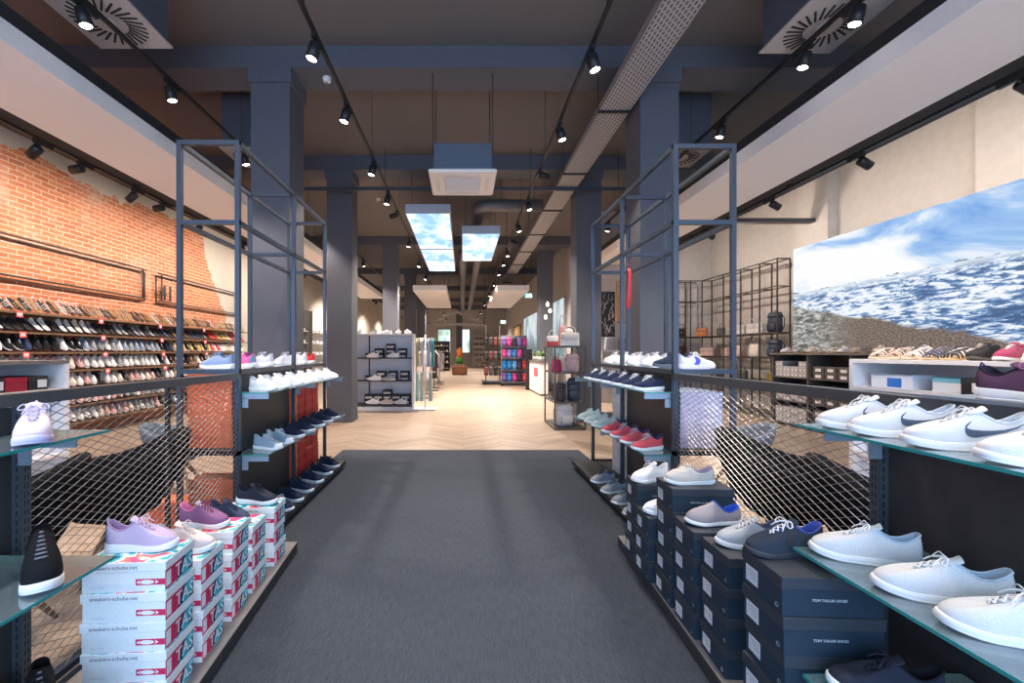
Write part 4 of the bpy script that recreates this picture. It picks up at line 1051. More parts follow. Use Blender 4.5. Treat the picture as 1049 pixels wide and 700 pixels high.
# red shoehorn on a strap
t = thing('shoehorn', 'long red shoehorn hanging from the inner rail of the tall rack', 'shoehorn', (1.76, 4.72, 2.464))
rows = [[Vector((.022 * math.cos(a) * w, .010 * math.sin(a) * w + bend, z)) for a in [PI * 2 * k / 10 for k in range(10)]] for z, w, bend in ((-.08, .5, 0), (-.12, .9, .0), (-.25, 1, .0), (-.36, 1.1, .01), (-.46, 1.1, .03), (-.50, .5, .045))]
MB().loft(rows, True, 0, True, True, True).build('horn_blade', mat((.70, .03, .04), .35), t)
MB().tube([(0, 0, -.09), (.01, 0, -.03), (0, 0, .04), (-.01, 0, -.03), (0, 0, -.09)], .003, 6).build('strap', mat((.5, .02, .03), .5), t)
# ---------------------------------------------------------------- tub chairs behind the fences
oak = mat((.27, .19, .13), .55, 0, .1, 30, .2, .3, 'oak')
def tub_chair(name, shell, cushion, back, arm, r0=.36):
    t = thing(name, 'x', 'chair')
    N, K = 40, 9
    def ht_(a):
        d = abs((a + PI) % (2 * PI) - PI) / PI           # 0 = back, 1 = front
        return back + (arm - back) * smooth(.08, .60, d) + (.56 - arm) * smooth(.66, .95, d)
    def ringpt(a, q, off):
        z1 = ht_(a); d = abs((a + PI) % (2 * PI) - PI) / PI
        r = (.07 + (r0 - .07) * math.sin(min(1, q) * PI / 2) ** .75) - off
        lean = .05 * (1 - d) * q
        z = .34 + (z1 - .34) * q ** 1.35
        return Vector((-math.cos(a) * (r + lean), math.sin(a) * r * .98, z + off * .3))
    A = [2 * PI * k / N for k in range(N)]
    b = MB()
    b.loft([[ringpt(a, k / K, 0) for a in A] for k in range(K + 1)] + [[ringpt(a, 1, .018) + Vector((0, 0, .006)) for a in A]] + [[ringpt(a, k / K, .032) + Vector((0, 0, .02 * (1 - k / K))) for a in A] for k in range(K, -1, -1)], True, 0, True, True, True)
    b.build('shell', shell, t)
    c = MB(); c.loft([[Vector((.035 + math.cos(a) * r, math.sin(a) * r, z)) for a in A] for r, z in ((.05, .405), (.235, .405), (.262, .425), (.262, .455), (.235, .475), (.05, .482))], True, 0, True, True, True)
    c.build('seat_cushion', cushion, t)
    MB().lathe([(.0001, .30), (.09, .30), (.10, .352), (.0001, .352)], (0, 0, 0), 18).build('swivel_hub', black_m, t)
    for q in range(4):
        a = PI / 4 + q * PI / 2
        MB().tube([(.06 * math.cos(a), .06 * math.sin(a), .325), (.17 * math.cos(a), .17 * math.sin(a), .18), (.29 * math.cos(a), .29 * math.sin(a), .0)], [.024, .021, .013], 8).build('leg', oak, t)
    return t
chair_black = fabric((.012, .012, .014)); chair_blue = fabric((.11, .15, .20))
mk_black = lambda: tub_chair('tub_chair', chair_black, chair_black, .93, .73)
mk_blue = lambda: tub_chair('tub_chair', chair_blue, chair_blue, .74, .60, .31)
G = 'black tub chairs'
for x, y, rz, lab in ((-2.36, 3.10, PI + .55, 'black tub chair on oak legs behind the mesh fence, beside the orange boxes'), (-2.40, 2.26, PI + .45, 'black tub chair behind the mesh fence, cut by the black sock sneaker'),
                      (2.20, 3.08, -.60, 'black tub chair on oak legs behind the mesh fence, by the lilac boxes'), (2.22, 2.24, -.50, 'black tub chair behind the mesh fence, by the white swoosh sneakers')):
    put('tub_black', mk_black, (x, y, 0), rz, lab, G)
put('tub_blue', mk_blue, (-3.02, 4.75, 0), .2, 'low blue grey tub chair showing above the black chair, brick wall side', 'blue grey tub chairs')
put('tub_blue', mk_blue, (2.92, 4.75, 0), PI - .2, 'low blue grey tub chair showing above the black chair, seascape side', 'blue grey tub chairs')
# ---------------------------------------------------------------- white cabinets in the middle of each side
wc = mat((.76, .75, .77), .5, 0, .02, 30, .02, .35); topb = mat((.16, .145, .14), .5)
def cabinet(label, xf, y0, y1, d, zs, zt, top, mid=None):
    t = thing('display_cabinet', label, 'cabinet', (xf, (y0 + y1) / 2, 0), -PI / 2 if xf > 0 else PI / 2); h = (y1 - y0) / 2
    for s in (-1, 1): MB().bx(s * h - .02 * (s > 0) * 2 + (.0 if s > 0 else 0), s * h + (.04 if s < 0 else 0), 0, d, 0, zt - .03).build('side_panel', wc, t)
    MB().bx(-h + .04, h - .04, d - .02, d, 0, zt - .03).build('back_panel', wc, t)
    MB().bx(-h, h, 0, d, zt - .03, zt).build('top_board', top, t)
    for z in zs: MB().bx(-h + .04, h - .04, .0, d - .02, z - .025, z).build('shelf', wc, t)
    if mid is not None: MB().bx(mid - .015, mid + .015, .0, d - .02, 0, zt - .03).build('divider', wc, t)
    return t
cabinet('white open shelf cabinet with dark top, shoe boxes inside, brick wall side', -3.5, 1.6, 3.98, .6, (1.185, .62, .08), 1.43, topb)
cabinet('white open shelf cabinet with a pale top full of sandals, below the seascape', 3.5, 1.6, 4.05, .6, (1.20, .62, .08), 1.438, wc)
def lab_box(kf, body, lid, w, d, h, extra=None):
    def make():
        t = thing('shoe_box', 'x', 'box')
        MB().bx(-w / 2 + .002, w / 2 - .002, -d / 2 + .002, d / 2 - .002, 0, h - .004).build('box_body', card(body), t)
        MB().bx(-w / 2, w / 2, -d / 2, d / 2, h * .66, h, 0, .0015).build('lid', card(lid), t)
        if extra: MB().bx(extra[0], extra[1], -d / 2 - .001, -d / 2 + .003, extra[2], extra[3]).build('label', card(extra[4]), t)
        return t
    return kf, make
K1 = lab_box('bx_blk', (.02, .02, .022), (.03, .03, .03), .33, .2, .115, (.05, .11, .02, .07, (.7, .7, .72)))
K2 = lab_box('bx_redtop', (.30, .02, .04), (.36, .02, .05), .33, .2, .105)
K3 = lab_box('bx_bluewht', (.68, .72, .80), (.60, .68, .80), .36, .2, .115, (-.03, .09, .01, .085, (.03, .16, .55)))
K4 = lab_box('bx_cyan', (.66, .68, .72), (.16, .44, .58), .22, .2, .11)
K5 = lab_box('bx_grey', (.34, .32, .33), (.42, .40, .41), .20, .32, .105, (-.05, .05, .02, .06, (.62, .6, .6)))
K6 = lab_box('bx_drk', (.07, .06, .058), (.09, .08, .075), .26, .32, .115, (-.07, .06, .02, .075, (.7, .68, .66)))
def B(kf, loc, lab, grp=None, rz=0): return put(kf[0], kf[1], loc, rz, lab, grp)
K7 = lab_box('bx_end', (.02, .02, .022), (.03, .03, .03), .165, .32, .115, (-.01, .07, .02, .085, (.7, .7, .72)))
K8 = lab_box('bx_redend', (.30, .02, .04), (.36, .02, .05), .18, .32, .112)
for k, (y, kf, lab) in enumerate(((3.20, K7, 'black shoe box on the white cabinet shelf, at the picture edge'), (3.55, K8, 'dark red shoe box between two black ones in the white cabinet'), (3.735, K7, 'black shoe box with white labels at the end of the white cabinet shelf'), (2.9, K8, 'dark red shoe box farther along the white cabinet shelf'), (3.375, K7, 'black shoe box with white label before the red one in the white cabinet'))): B(kf, (-3.70, y, 1.186), lab, None, PI / 2)
for j in range(4):
    for k in range(3): B((k4[0], f4), (-3.72, 3.755 - k * .345, .621 + j * .113), 'white shoe box low in the white cabinet, pile %s from its far end, %s up' % (nth(k), nth(j)), 'white boxes in the white cabinet', PI / 2)
    for k in range(4): B((k4[0], f4), (3.72, 3.825 - k * .345, .621 + j * .113), 'white shoe box low in the pale cabinet, pile %s from its far end, %s up' % (nth(k), nth(j)), 'white boxes in the pale cabinet', -PI / 2)
B(K3, (3.68, 3.74, 1.201), 'white shoe box with blue diagonal panel in the pale cabinet', None, -PI / 2)
B(K4, (3.68, 3.30, 1.201), 'small white shoe box with cyan lid in the pale cabinet', None, -PI / 2)
B(K7, (3.68, 3.08, 1.201), 'black shoe box with white label behind the plum sneaker', None, -PI / 2)
# dark long unit below the seascape, filled with grey boxes
du = mat((.085, .075, .068), .55, 0, .05, 30, .1)
t = thing('shelf_unit', 'long dark low shelf unit full of grey shoe boxes below the seascape picture', 'shelf unit', (0, 0, 0))
X0, X1 = 6.60, 7.12
for y in (5.5, 6.55, 7.6, 8.55, 9.52): MB().bx(X0, X1, y, y + .03, 0, 1.45).build('divider', du, t)
MB().bx(X0 - .03, X1, 5.48, 9.58, 1.45, 1.485).build('top_board', mat((.14, .12, .105), .5), t)
for z in (.06, .52, 1.0):
    for y in (5.53, 6.58, 7.63, 8.58): MB().bx(X0 + .01, X1, y, y + (.96 if y > 8 else .91 if y > 7 else 1.0), z - .02, z).build('shelf', du, t)
MB().bx(X1 - .02, X1, 5.5, 9.55, 0, 1.45).build('back_panel', du, t)
n = 0
for zi, z in enumerate((1.0, .52, .06)):
    for j in range(3):
        for k in range(8):
            y = 8.655 + k * .108
            if zi == 0 and j == 2 and 1 < k < 6: continue
            o = put(K5[0], K5[1], (X0 + .20 + .005 * (k % 2), y + .04, z + .001 + j * .107), -PI / 2, 'grey shoe box in the dark unit, %s shelf, %s in the %s layer' % (('top', 'middle', 'bottom')[zi], nth(7 - k), nth(j)), 'grey boxes in the dark unit', (.52, .98, 1)); n += 1
    for j in range(2 if zi == 0 else 3):
        for k in range(3):
            put(K6[0], K6[1], (X0 + .20, 7.79 + k * .28, z + .001 + j * .117), -PI / 2, 'dark shoe box in the dark unit, %s shelf, %s in the %s layer' % (('top', 'middle', 'bottom')[zi], nth(2 - k), nth(j)), 'dark boxes in the dark unit')
# seascape light picture
t = thing('seascape_picture', 'wide backlit seascape picture of waves, beach and cloudy sky on the wall', 'picture')
MB().bx(7.06, 7.19, 3.4, 9.56, 1.50, 3.70).build('frame', mat((.35, .36, .38), .4), t)
MB().add([(7.058, 9.55, 1.51), (7.058, 3.41, 1.51), (7.058, 3.41, 3.69), (7.058, 9.55, 3.69)], [(0, 1, 2, 3)]).build('printed_face', m_mural(), t)
# ---------------------------------------------------------------- sandals and shoes on the two tops
SM = {}
def small(kind, up, sole, loc, rz, lab, grp=None, name=None, cat='shoe', scale=None, **kw):
    nm = name or {'sandal': 'sandal', 'pump': 'pump_shoe', 'low': 'sneaker', 'runner': 'sneaker', 'boot': 'ankle_boot', 'slip': 'slip_on_shoe', 'boat': 'loafer'}[kind]
    k = ('small', kind, nm, up, sole, tuple(sorted(kw.items())))
    return put(k, lambda: small_shoe(nm, 'x', cat, kind, up, sole, **kw), loc, rz, lab, grp, scale)
top2 = [(3.62, 'sandal', (.66, .58, .50), (.62, .50, .34), 'cream'), (3.78, 'sandal', (.60, .46, .38), (.62, .50, .34), 'tan'), (3.95, 'sandal', (.72, .66, .62), (.60, .46, .3), 'off-white'), (4.10, 'sandal', (.08, .10, .17), (.5, .36, .2), 'dark blue'), (4.26, 'sandal', (.03, .035, .05), (.55, .38, .2), 'black and tan'),
        (4.42, 'low', (.03, .03, .03), (.08, .07, .06), 'black'), (4.60, 'low', (.34, .04, .10), (.66, .62, .6), 'burgundy'), (4.76, 'low', (.72, .74, .72), (.76, .76, .74), 'white'), (4.92, 'runner', (.70, .70, .68), (.76, .76, .74), 'white and green'), (5.08, 'low', (.10, .13, .16), (.3, .32, .34), 'slate'), (5.24, 'low', (.38, .26, .20), (.5, .38, .3), 'brown'), (5.40, 'low', (.50, .34, .28), (.5, .38, .3), 'rose brown')]
for k, (x, kd, u, s_, cn) in enumerate(top2):
    x = 3.93 - .155 * k
    small(kd, u, s_, (3.68, x, 1.439), PI + .25 + rnd.uniform(-.15, .15), '%s %s on the pale cabinet top, %s from its far end' % (cn, 'sandal' if kd == 'sandal' else 'sneaker', nth(k)), 'shoes on the pale cabinet top')
    if k % 2 == 0: small(kd, tuple(min(1, c * 1.1) for c in u), s_, (3.97, x - .03, 1.439), PI + .3, '%s %s in the back row on the pale cabinet top, %s along' % (cn, 'sandal' if kd == 'sandal' else 'sneaker', nth(k)), 'back row on the pale cabinet top')
tc = [(.62, .60, .60), (.55, .44, .36), (.05, .05, .06), (.60, .48, .40), (.36, .22, .16), (.70, .66, .62)]
for k in range(16):
    y = 9.42 - k * .235
    small('sandal' if k % 3 else 'low', tc[k % 6], (.5, .36, .24), (6.80, y, 1.486), PI + .4, '%s on the dark unit under the seascape, %s from its far end' % (('white sneaker', 'tan sandal', 'black sandal', 'beige sneaker', 'brown sandal', 'cream sandal')[k % 6], nth(k)), 'shoes on the dark unit')
# cloth ruffle-like white shoe on dark unit
# ---------------------------------------------------------------- wall of shoes on brick
shelf_m = mat((.16, .095, .055), .5, 0, .05, 20, .2, .3, 'shelf_wood'); pipe_m = metal((.055, .045, .04), .45)
ZR = (2.11, 1.81, 1.505, 1.20, .90, .60, .30); XW = -6.60
RN = ('top', 'second', 'third', 'fourth', 'fifth', 'sixth', 'lowest')
for i, z in enumerate(ZR):
    t = thing('wall_shelf', 'long brown wall shelf of shoes on the brick wall, the %s one' % RN[i], 'shelf', (0, 0, z - .03), 0, 'brick wall shoe shelves')
    MB().bx(-6.995, XW, 5.0, 13.75, 0, .03).build('board', shelf_m, t)
    for y in (5.6, 7.3, 9.0, 10.7, 12.4): MB().bar((-6.995, y, -.14), (XW + .06, y, -.006), .02, .012).build('bracket', pipe_m, t)
PAL = {'silver': (.52, .52, .55), 'gold': (.52, .36, .13), 'tan': (.45, .25, .11), 'white': (.72, .71, .70), 'black': (.018, .018, .02), 'grey': (.26, .27, .29), 'blue grey': (.22, .28, .38), 'cream': (.66, .58, .48), 'red': (.60, .03, .04), 'rose': (.60, .34, .32), 'navy': (.04, .06, .13), 'brown': (.16, .08, .04), 'green': (.10, .25, .16)}
ROWS = [('sandal', (('silver', 'white', 'gold', 'silver', 'tan', 'gold'), ('gold', 'tan', 'cream', 'black', 'gold', 'grey'), ('grey', 'black', 'gold', 'tan', 'black'), ('white', 'gold', 'cream', 'white', 'red'))),
        ('pump', (('black', 'white', 'cream', 'blue grey', 'white'), ('black', 'white', 'grey', 'black', 'black'), ('black', 'black', 'navy', 'brown', 'black'), ('gold', 'red', 'tan', 'red', 'white'))),
        ('low', (('black', 'navy', 'brown', 'white', 'black'), ('blue grey', 'grey', 'white', 'blue grey', 'white'), ('black', 'gold', 'black', 'black', 'navy'), ('white', 'white', 'white', 'cream', 'red'))),
        ('runner', (('cream', 'rose', 'white'), ('grey', 'white', 'white', 'silver'), ('white', 'black', 'black', 'brown'), ('white', 'white', 'cream', 'white'))),
        ('slip', (('white', 'rose', 'cream'), ('black', 'cream', 'white', 'rose'), ('cream', 'white', 'black', 'tan'), ('cream', 'white', 'grey'))),
        ('low', (('grey', 'rose', 'green'), ('white', 'rose', 'green', 'grey', 'cream'), ('black', 'black', 'white'), ('white', 'white', 'grey'))),
        ('low', (('grey', 'black', 'white'), ('cream', 'rose', 'white', 'grey'), ('black', 'grey', 'black', 'white'), ('white', 'white', 'cream')))]
WORD = {'sandal': 'sandal', 'pump': 'pump', 'low': 'sneaker', 'runner': 'running shoe', 'slip': 'slip-on', 'boat': 'loafer'}
for i, (kd, secs) in enumerate(ROWS):
    n = 51
    for k in range(n):
        y = 5.95 + k * .152 + rnd.uniform(-.010, .010); tl = rnd.uniform(.62, .85)
        sec = secs[min(3, int(k / n * 4))]; cn = sec[rnd.randrange(len(sec))]
        u = PAL[cn]; sl = rnd.choice(((.40, .26, .13), (.03, .03, .03), (.45, .42, .40), (.30, .18, .08), (.04, .035, .03))) if kd == 'sandal' else (.03, .025, .02) if kd == 'pump' else ((.72, .71, .70) if rnd.random() < .75 else (.05, .045, .045))
        kw = dict(lift=.035) if kd == 'sandal' and k % 2 else (dict(lift=.055) if kd == 'pump' else {})
        if i > 4: kw['name'] = 'trainer'
        if kd == 'runner': kw['name'] = 'running_shoe'
        small(kd, u, sl, (XW - .135, y, ZR[i] + .004 + .142 * math.sin(tl)), (0, tl, rnd.uniform(-.12, .12)), '%s %s on the %s brick wall shelf, %s from the entrance' % (cn, WORD[kd], RN[i], nth(k)), 'shoes on the %s brick wall shelf' % RN[i])
# red price tags on shelf fronts
tagm = mat((.72, .12, .14), .5)
def price_tag():
    t = thing('price_tag', 'x', 'price tag')
    MB().bx(-.004, 0, -.05, .05, -.045, .045).build('card', tagm, t)
    MB().bx(0, .001, -.035, .035, -.02, .02).build('price_panel', mat((.78, .62, .60), .5), t)
    return t
for i in (0, 1, 2, 3):
    for q, y in enumerate((6.65, 8.15, 9.75, 11.4, 12.9)):
        put('price_tag', price_tag, (XW + .012, y + .05 * i, ZR[i] - .045), 0, 'red price tag on the %s brick wall shelf edge, %s from the entrance' % (RN[i], nth(q)), 'red price tags')
# double pipe frames on the brick, with the size number
def wall_frame(label, y0, y1, z0, z1):
    t = thing('wall_rail_frame', label, 'wall rail', (-6.94, 0, 0), 0, 'pipe frames on the brick')
    for x, d in ((0, 0), (.0, .07)):
        if d: continue
    for nm, p in (('top_pipe', ((0, y0, z1), (0, y1, z1))), ('top_pipe', ((.05, y0, z1 + .05), (.05, y1, z1 + .05))), ('bottom_pipe', ((0, y0, z0), (0, y1, z0))), ('bottom_pipe', ((.05, y0, z0 + .05), (.05, y1, z0 + .05))),
                  ('end_pipe', ((0, y0, z0), (0, y0, z1))), ('end_pipe', ((0, y1, z0), (0, y1, z1))), ('end_pipe', ((.05, y1 - .12, z0 + .05), (.05, y1 - .12, z1 + .05))), ('end_pipe', ((.05, y0 + .12, z0 + .05), (.05, y0 + .12, z1 + .05)))):
        MB().tube(p, .016, 8).build(nm, pipe_m, t)
    for y in (y0 + .3, y1 - .3):
        for z in (z0, z1): MB().tube([(-.055, y, z), (0, y, z)], .014, 6).build('wall_fixing', pipe_m, t)
wall_frame('dark pipe frame on the brick wall nearer the entrance', 4.4, 9.75, 2.62, 3.24)
wall_frame('dark pipe frame on the brick wall holding the size number', 10.12, 13.7, 2.62, 3.24)
t = thing('size_number', 'black metal number 41 on the pipe frame of the brick wall', 'number sign', (-6.90, 10.42, 2.86))
for ch, dy in (('4', -.11), ('1', .13)):
    o = link(bpy.data.objects.new('digit', text_mesh(ch, black_m, .50, .012)), t); o.location = (0, dy, 0); o.rotation_euler = (PI / 2, 0, PI / 2)
# ---------------------------------------------------------------- pipe shelving with bags in the far corner of the seascape side
grid_m = metal((.055, .045, .035), .5)
t = thing('bag_shelving', 'dark steel grid shelving with handbags in the corner beyond the seascape', 'shelving', (0, 0, 0))
ZG = (3.55, 2.95, 1.92, 1.37, .80, .12); q = .013
pY = (9.78, 10.36, 11.07, 11.8, 12.85)
for x in (6.88, 7.16):
    for y in pY: MB().bx(x - q, x + q, y - q, y + q, 0, 3.55).build('post', grid_m, t)
    for z in ZG: MB().bx(x - q * .9, x + q * .9, pY[0], pY[-1], z - q, z + q).build('long_rail', grid_m, t)
for y in pY:
    for z in ZG: MB().bx(6.88, 7.16, y - q * .9, y + q * .9, z - q * .95, z + q * .95).build('cross_rail', grid_m, t)
pX = (5.1, 5.6, 6.12, 6.55)
for y in (12.85, 13.15):
    for x in pX: MB().bx(x - q, x + q, y - q, y + q, 0, 3.55).build('post', grid_m, t)
    for z in ZG: MB().bx(pX[0], 6.87, y - q * .9, y + q * .9, z - q, z + q).build('long_rail', grid_m, t)
sh_m = mat((.075, .055, .04), .5)
for z in ZG[2:]:
    MB().bx(6.86, 7.18, pY[0], 12.8, z + .013, z + .028).build('shelf_board', sh_m, t)
    MB().bx(pX[0], 6.84, 12.84, 13.16, z + .013, z + .028).build('shelf_board', sh_m, t)
def superring(w, d, z, n=20, e=.5, cx=0, cy=0):
    out = []
    for k in range(n):
        a = 2 * PI * k / n; c, s = math.cos(a), math.sin(a)
        out.append(Vector((cx + w / 2 * math.copysign(abs(c) ** e, c), cy + d / 2 * math.copysign(abs(s) ** e, s), z)))
    return out
def handbag(col, w=.26, d=.11, h=.19, kind='flap', trim=None):
    """front towards -Y"""
    m = mat(col, .45, 0, .12, 90, .08, .45, 'leather'); tr = mat(trim or tuple(c * .7 for c in col), .45, 0, .1, 90, .05, .45, 'leather')
    def make():
        if kind == 'pack':
            t = thing('backpack', 'x', 'bag')
            MB().loft([superring(w * .8, d * .8, 0), superring(w, d, .02), superring(w, d, h * .6), superring(w * .95, d * .9, h * .88), superring(w * .7, d * .6, h)], True, 0, True, True, True).build('body', m, t)
            MB().loft([superring(w * .66, d * .3, h * .08, cy=-d * .5), superring(w * .74, d * .45, h * .14, cy=-d * .5), superring(w * .74, d * .45, h * .42, cy=-d * .5), superring(w * .6, d * .3, h * .48, cy=-d * .5)], True, 0, True, True, True).build('front_pocket', tr, t)
            MB().loft([superring(w * 1.02, d * 1.05, h * .74), superring(w * 1.04, d * 1.08, h * .86), superring(w * .8, d * .8, h * 1.02), superring(w * .3, d * .3, h * 1.04)], True, 0, True, True, True).build('flap', m, t)
            for s in (-1, 1): MB().tube([(s * w * .28, d * .42, h * .92), (s * w * .36, d * .75, h * .7), (s * w * .36, d * .7, h * .3), (s * w * .3, d * .45, h * .06)], .012, 6).build('strap', tr, t)
            MB().tube([(-.03, .0, h * 1.0), (-.025, 0, h * 1.12), (.025, 0, h * 1.12), (.03, 0, h * 1.0)], .008, 6).build('handle', tr, t)
        else:
            t = thing('handbag', 'x', 'bag')
            MB().loft([superring(w * .92, d * .9, 0), superring(w, d, .015), superring(w * .98, d, h * .5), superring(w * .9, d * .75, h * .9), superring(w * .84, d * .5, h)], True, 0, True, True, True).build('body', m, t)
            if kind == 'flap':
                MB().loft([superring(w * .86, d * .8, h * 1.01), superring(w * .97, d * 1.02, h * .93), superring(w * .99, d * 1.06, h * .55, cy=-.004), superring(w * .9, d * 1.04, h * .45, cy=-.006)], True, 0, True, True).build('flap', tr, t)
                MB().box((0, -d * .55, h * .5), (.035, .012, .025), 0, 0, .003).build('clasp', mat((.6, .5, .3), .3, .8), t)
            MB().tube([(-w * .32, 0, h * .96), (-w * .28, 0, h * 1.3), (-w * .12, 0, h * 1.5), (w * .12, 0, h * 1.5), (w * .28, 0, h * 1.3), (w * .32, 0, h * .96)], .007, 6).build('handle', tr, t)
        return t
    return ('bag', col, w, d, h, kind), make
def bag(loc, rz, lab, grp=None, **kw):
    k, f = handbag(**kw); return put(k, f, loc, rz, lab, grp)
g1, g2, g3 = ZG[2] + .029, ZG[3] + .029, ZG[4] + .029
fw_ = -PI / 2        # facing the room from the side wall
bag((6.18 + .15, 12.99, g1), 0, 'black brown handbag on the upper bag shelf in the corner', col=(.035, .025, .02), w=.30, h=.24)
bag((6.42 + .32, 12.60, g1), -.7, 'tan orange handbag on the upper bag shelf in the corner', col=(.42, .14, .05), w=.30, h=.24)
bag((7.02, 12.15, g1), fw_, 'black and white small handbag on the upper bag shelf', col=(.10, .10, .10), w=.28, h=.22)
for k, (y, c, cn) in enumerate(((11.58, (.62, .58, .55), 'off-white'), (11.27, (.66, .62, .6), 'cream'), (10.88, (.66, .62, .60), 'pale lace'), (10.58, (.70, .67, .66), 'white'))): bag((7.02, y, g1), fw_, '%s handbag on the upper bag shelf, %s from the corner' % (cn, nth(k)), 'pale bags on the upper shelf', col=c, w=.27, h=.24)
bag((7.02, 10.05, g1), fw_, 'dark navy backpack on the upper bag shelf beside the seascape', col=(.03, .04, .06), w=.34, d=.17, h=.44, kind='pack')
bag((6.30, 12.99, g2), 0, 'dark brown handbag on the lower bag shelf in the corner', col=(.05, .03, .03), w=.42, h=.28)
bag((6.80, 12.45, g2), -.8, 'pale pink handbag on the lower bag shelf', col=(.52, .34, .30), w=.36, h=.22)
bag((7.02, 11.92, g2), fw_, 'rose pink handbag on the lower bag shelf', col=(.55, .36, .34), w=.30, h=.22)
bag((7.02, 11.40, g2), fw_, 'blush pink handbag on the lower bag shelf', col=(.58, .37, .33), w=.36, h=.28, kind='tote')
bag((7.02, 10.75, g2), fw_, 'white flowered handbag on the lower bag shelf', col=(.62, .54, .50), w=.36, h=.30, kind='tote')
bag((7.02, 10.05, g2), fw_, 'navy backpack on the lower bag shelf beside the seascape', col=(.03, .045, .085), w=.32, d=.17, h=.38, kind='pack')
for k, (y, c, cn) in enumerate(((12.2, (.06, .06, .07), 'black'), (11.5, (.09, .10, .12), 'charcoal'), (11.2, (.07, .07, .08), 'dark grey'), (10.1, (.25, .17, .03), 'black and mustard'))): bag((7.02, y, g3), fw_, '%s handbag on the third bag shelf, %s from the corner' % (cn, nth(k)), 'bags on the third shelf', col=c, w=.30, h=.22)
for k, (x, c, cn) in enumerate(((5.85, (.20, .10, .05), 'brown'), (5.35, (.05, .05, .06), 'black'))):
    bag((x, 12.99, g1), 0, '%s handbag on the upper bag shelf of the far wall, %s from the corner' % (cn, nth(k)), 'far wall bags', col=c, w=.32, h=.24)
    bag((x, 12.99, g2), 0, '%s handbag on the lower bag shelf of the far wall, %s from the corner' % (cn, nth(k)), 'far wall bags', col=c, w=.32, h=.24)
# ---------------------------------------------------------------- deeper in the shop
def PX(px, Y): return (px - CX) / F * Y
def PZ(py, Y): return EYE - (py - CY) / F * Y
# white shelf unit beside the second column
Y0 = 11.45
t = thing('shelf_unit', 'white shelf unit with black shoe boxes and white sneakers beside the second column', 'shelf unit', (0, Y0, 0))
wu = mat((.74, .75, .78), .5, 0, .02, 30, .02, .3); lineb = mat((.05, .05, .06), .5)
MB().bx(-3.2, -1.28, .42, .46, 0, 1.94).build('back_panel', mat((.66, .71, .78), .5), t)
MB().bx(-3.2, -1.26, .0, .48, 1.94, 1.975).build('top_board', wu, t)
for x in (-3.2, -1.30): MB().bx(x, x + .04, 0, .48, 0, 1.94).build('side_panel', wu, t)
MB().bx(-3.16, -1.30, .0, .46, 0, .10).build('plinth', wu, t)
UZ = (1.36, .775, .165)
for z in UZ: MB().bx(-3.15, -1.31, .02, .42, z - .03, z).build('shelf', lineb, t)
MB().bx(-2.49, -2.46, .385, .42, .1, 1.94).build('wall_strip', lineb, t)
KB = lab_box('bx_far', (.02, .02, .024), (.03, .03, .035), .225, .24, .12, (-.09, .09, .015, .06, (.6, .6, .62)))
rows = [[(387, 0), (387, 1), (399, 0), (399, 1), (399, 2), (411, 0), (411, 1), (377.5, 0)], [(377, 0), (389, 0), (389, 1), (401, 0), (401, 1), (413.5, 0), (413.5, 1)], [(376.5, 0), (376.5, 1), (386, 0), (386, 1), (395.5, 0), (395.5, 1), (395.5, 2), (405, 0), (405, 1), (414.5, 0), (414.5, 1)]]
SW = ('upper', 'middle', 'lowest')
for i, rw in enumerate(rows):
    cols = sorted({p for p, _ in rw})
    for px, l in rw:
        put(KB[0], KB[1], (PX(px, Y0) , Y0 + .262, UZ[i] + .001 + .121 * l), 0, 'black shoe box on the %s shelf of the white unit, column %s, %s layer' % (SW[i], nth(cols.index(px)), nth(l)), 'black boxes in the white unit')
for i, pxs in enumerate(((381, 402), (383, 398), (381, 395, 410))):
    for k, px in enumerate(pxs):
        cn, c = (('white', (.74, .74, .74)), ('pale pink', (.66, .54, .50)), ('white', (.72, .72, .73)), ('grey', (.35, .37, .40)))[(i * 2 + k) % 4 if i else 0]
        small('low', c, (.74, .73, .72), (PX(px, Y0), Y0 + .068, UZ[i] + .001), PI - .1, '%s sneaker before the boxes on the %s shelf of the white unit, %s along' % (cn, SW[i], nth(k)), None, scale=(1.25, .8, 1.25))
for k, px in enumerate((364, 371, 383, 396, 408, 418)):
    small('low', (.62, .60, .58) if k % 2 else (.30, .30, .32), (.7, .7, .7), (PX(px, 11.7), Y0 + .24, 1.976), .4 + k, '%s sneaker on top of the white unit, %s along' % ('pale' if k % 2 else 'grey', nth(k)), 'sneakers on the white unit top')
# garments and scarves: a folded hanging cloth
def cloth(name, col, w, h, d=.05, folds=5, hanger=False, sleeves=False):
    k = ('cloth', name, col, w, h, d, folds, hanger, sleeves)
    def make():
        t = thing(name, 'x', 'clothing' if name != 'scarf' else 'scarf')
        R = 24; rows = []
        for q in range(7):
            z = -h * q / 6; ww = w * (.55 + .45 * min(1, q / 2.2)) if sleeves else w * (.8 + .2 * q / 6)
            rg = []
            for j in range(R):
                a = 2 * PI * j / R; x = math.cos(a) * ww / 2
                y = math.sin(a) * d * .5 + .35 * d * math.sin(x / w * folds * 2 * PI) * (q / 6)
                rg.append(Vector((x, y, z + .012 * math.sin(x / w * 9 + q) * (q == 6))))
            rows.append(rg)
        MB().loft(rows, True, 0, True, True, True).build('cloth', fabric(col), t)
        if sleeves:
            for s in (-1, 1): MB().tube([(s * w * .26, 0, -.04), (s * w * .48, 0, -.16), (s * w * .50, .0, -h * .62)], [d * .4, d * .45, d * .35], 8).build('sleeve', fabric(col), t)
        if hanger:
            MB().tube([(0, 0, -.02), (0, 0, .04), (.02, 0, .06), (.035, 0, .045)], .004, 5).build('hanger_hook', metal((.5, .5, .5)), t)
        return t
    return k, make
def hang_cloth(loc, rz, lab, grp, **kw):
    k, f = cloth(**kw); return put(k, f, loc, rz, lab, grp)
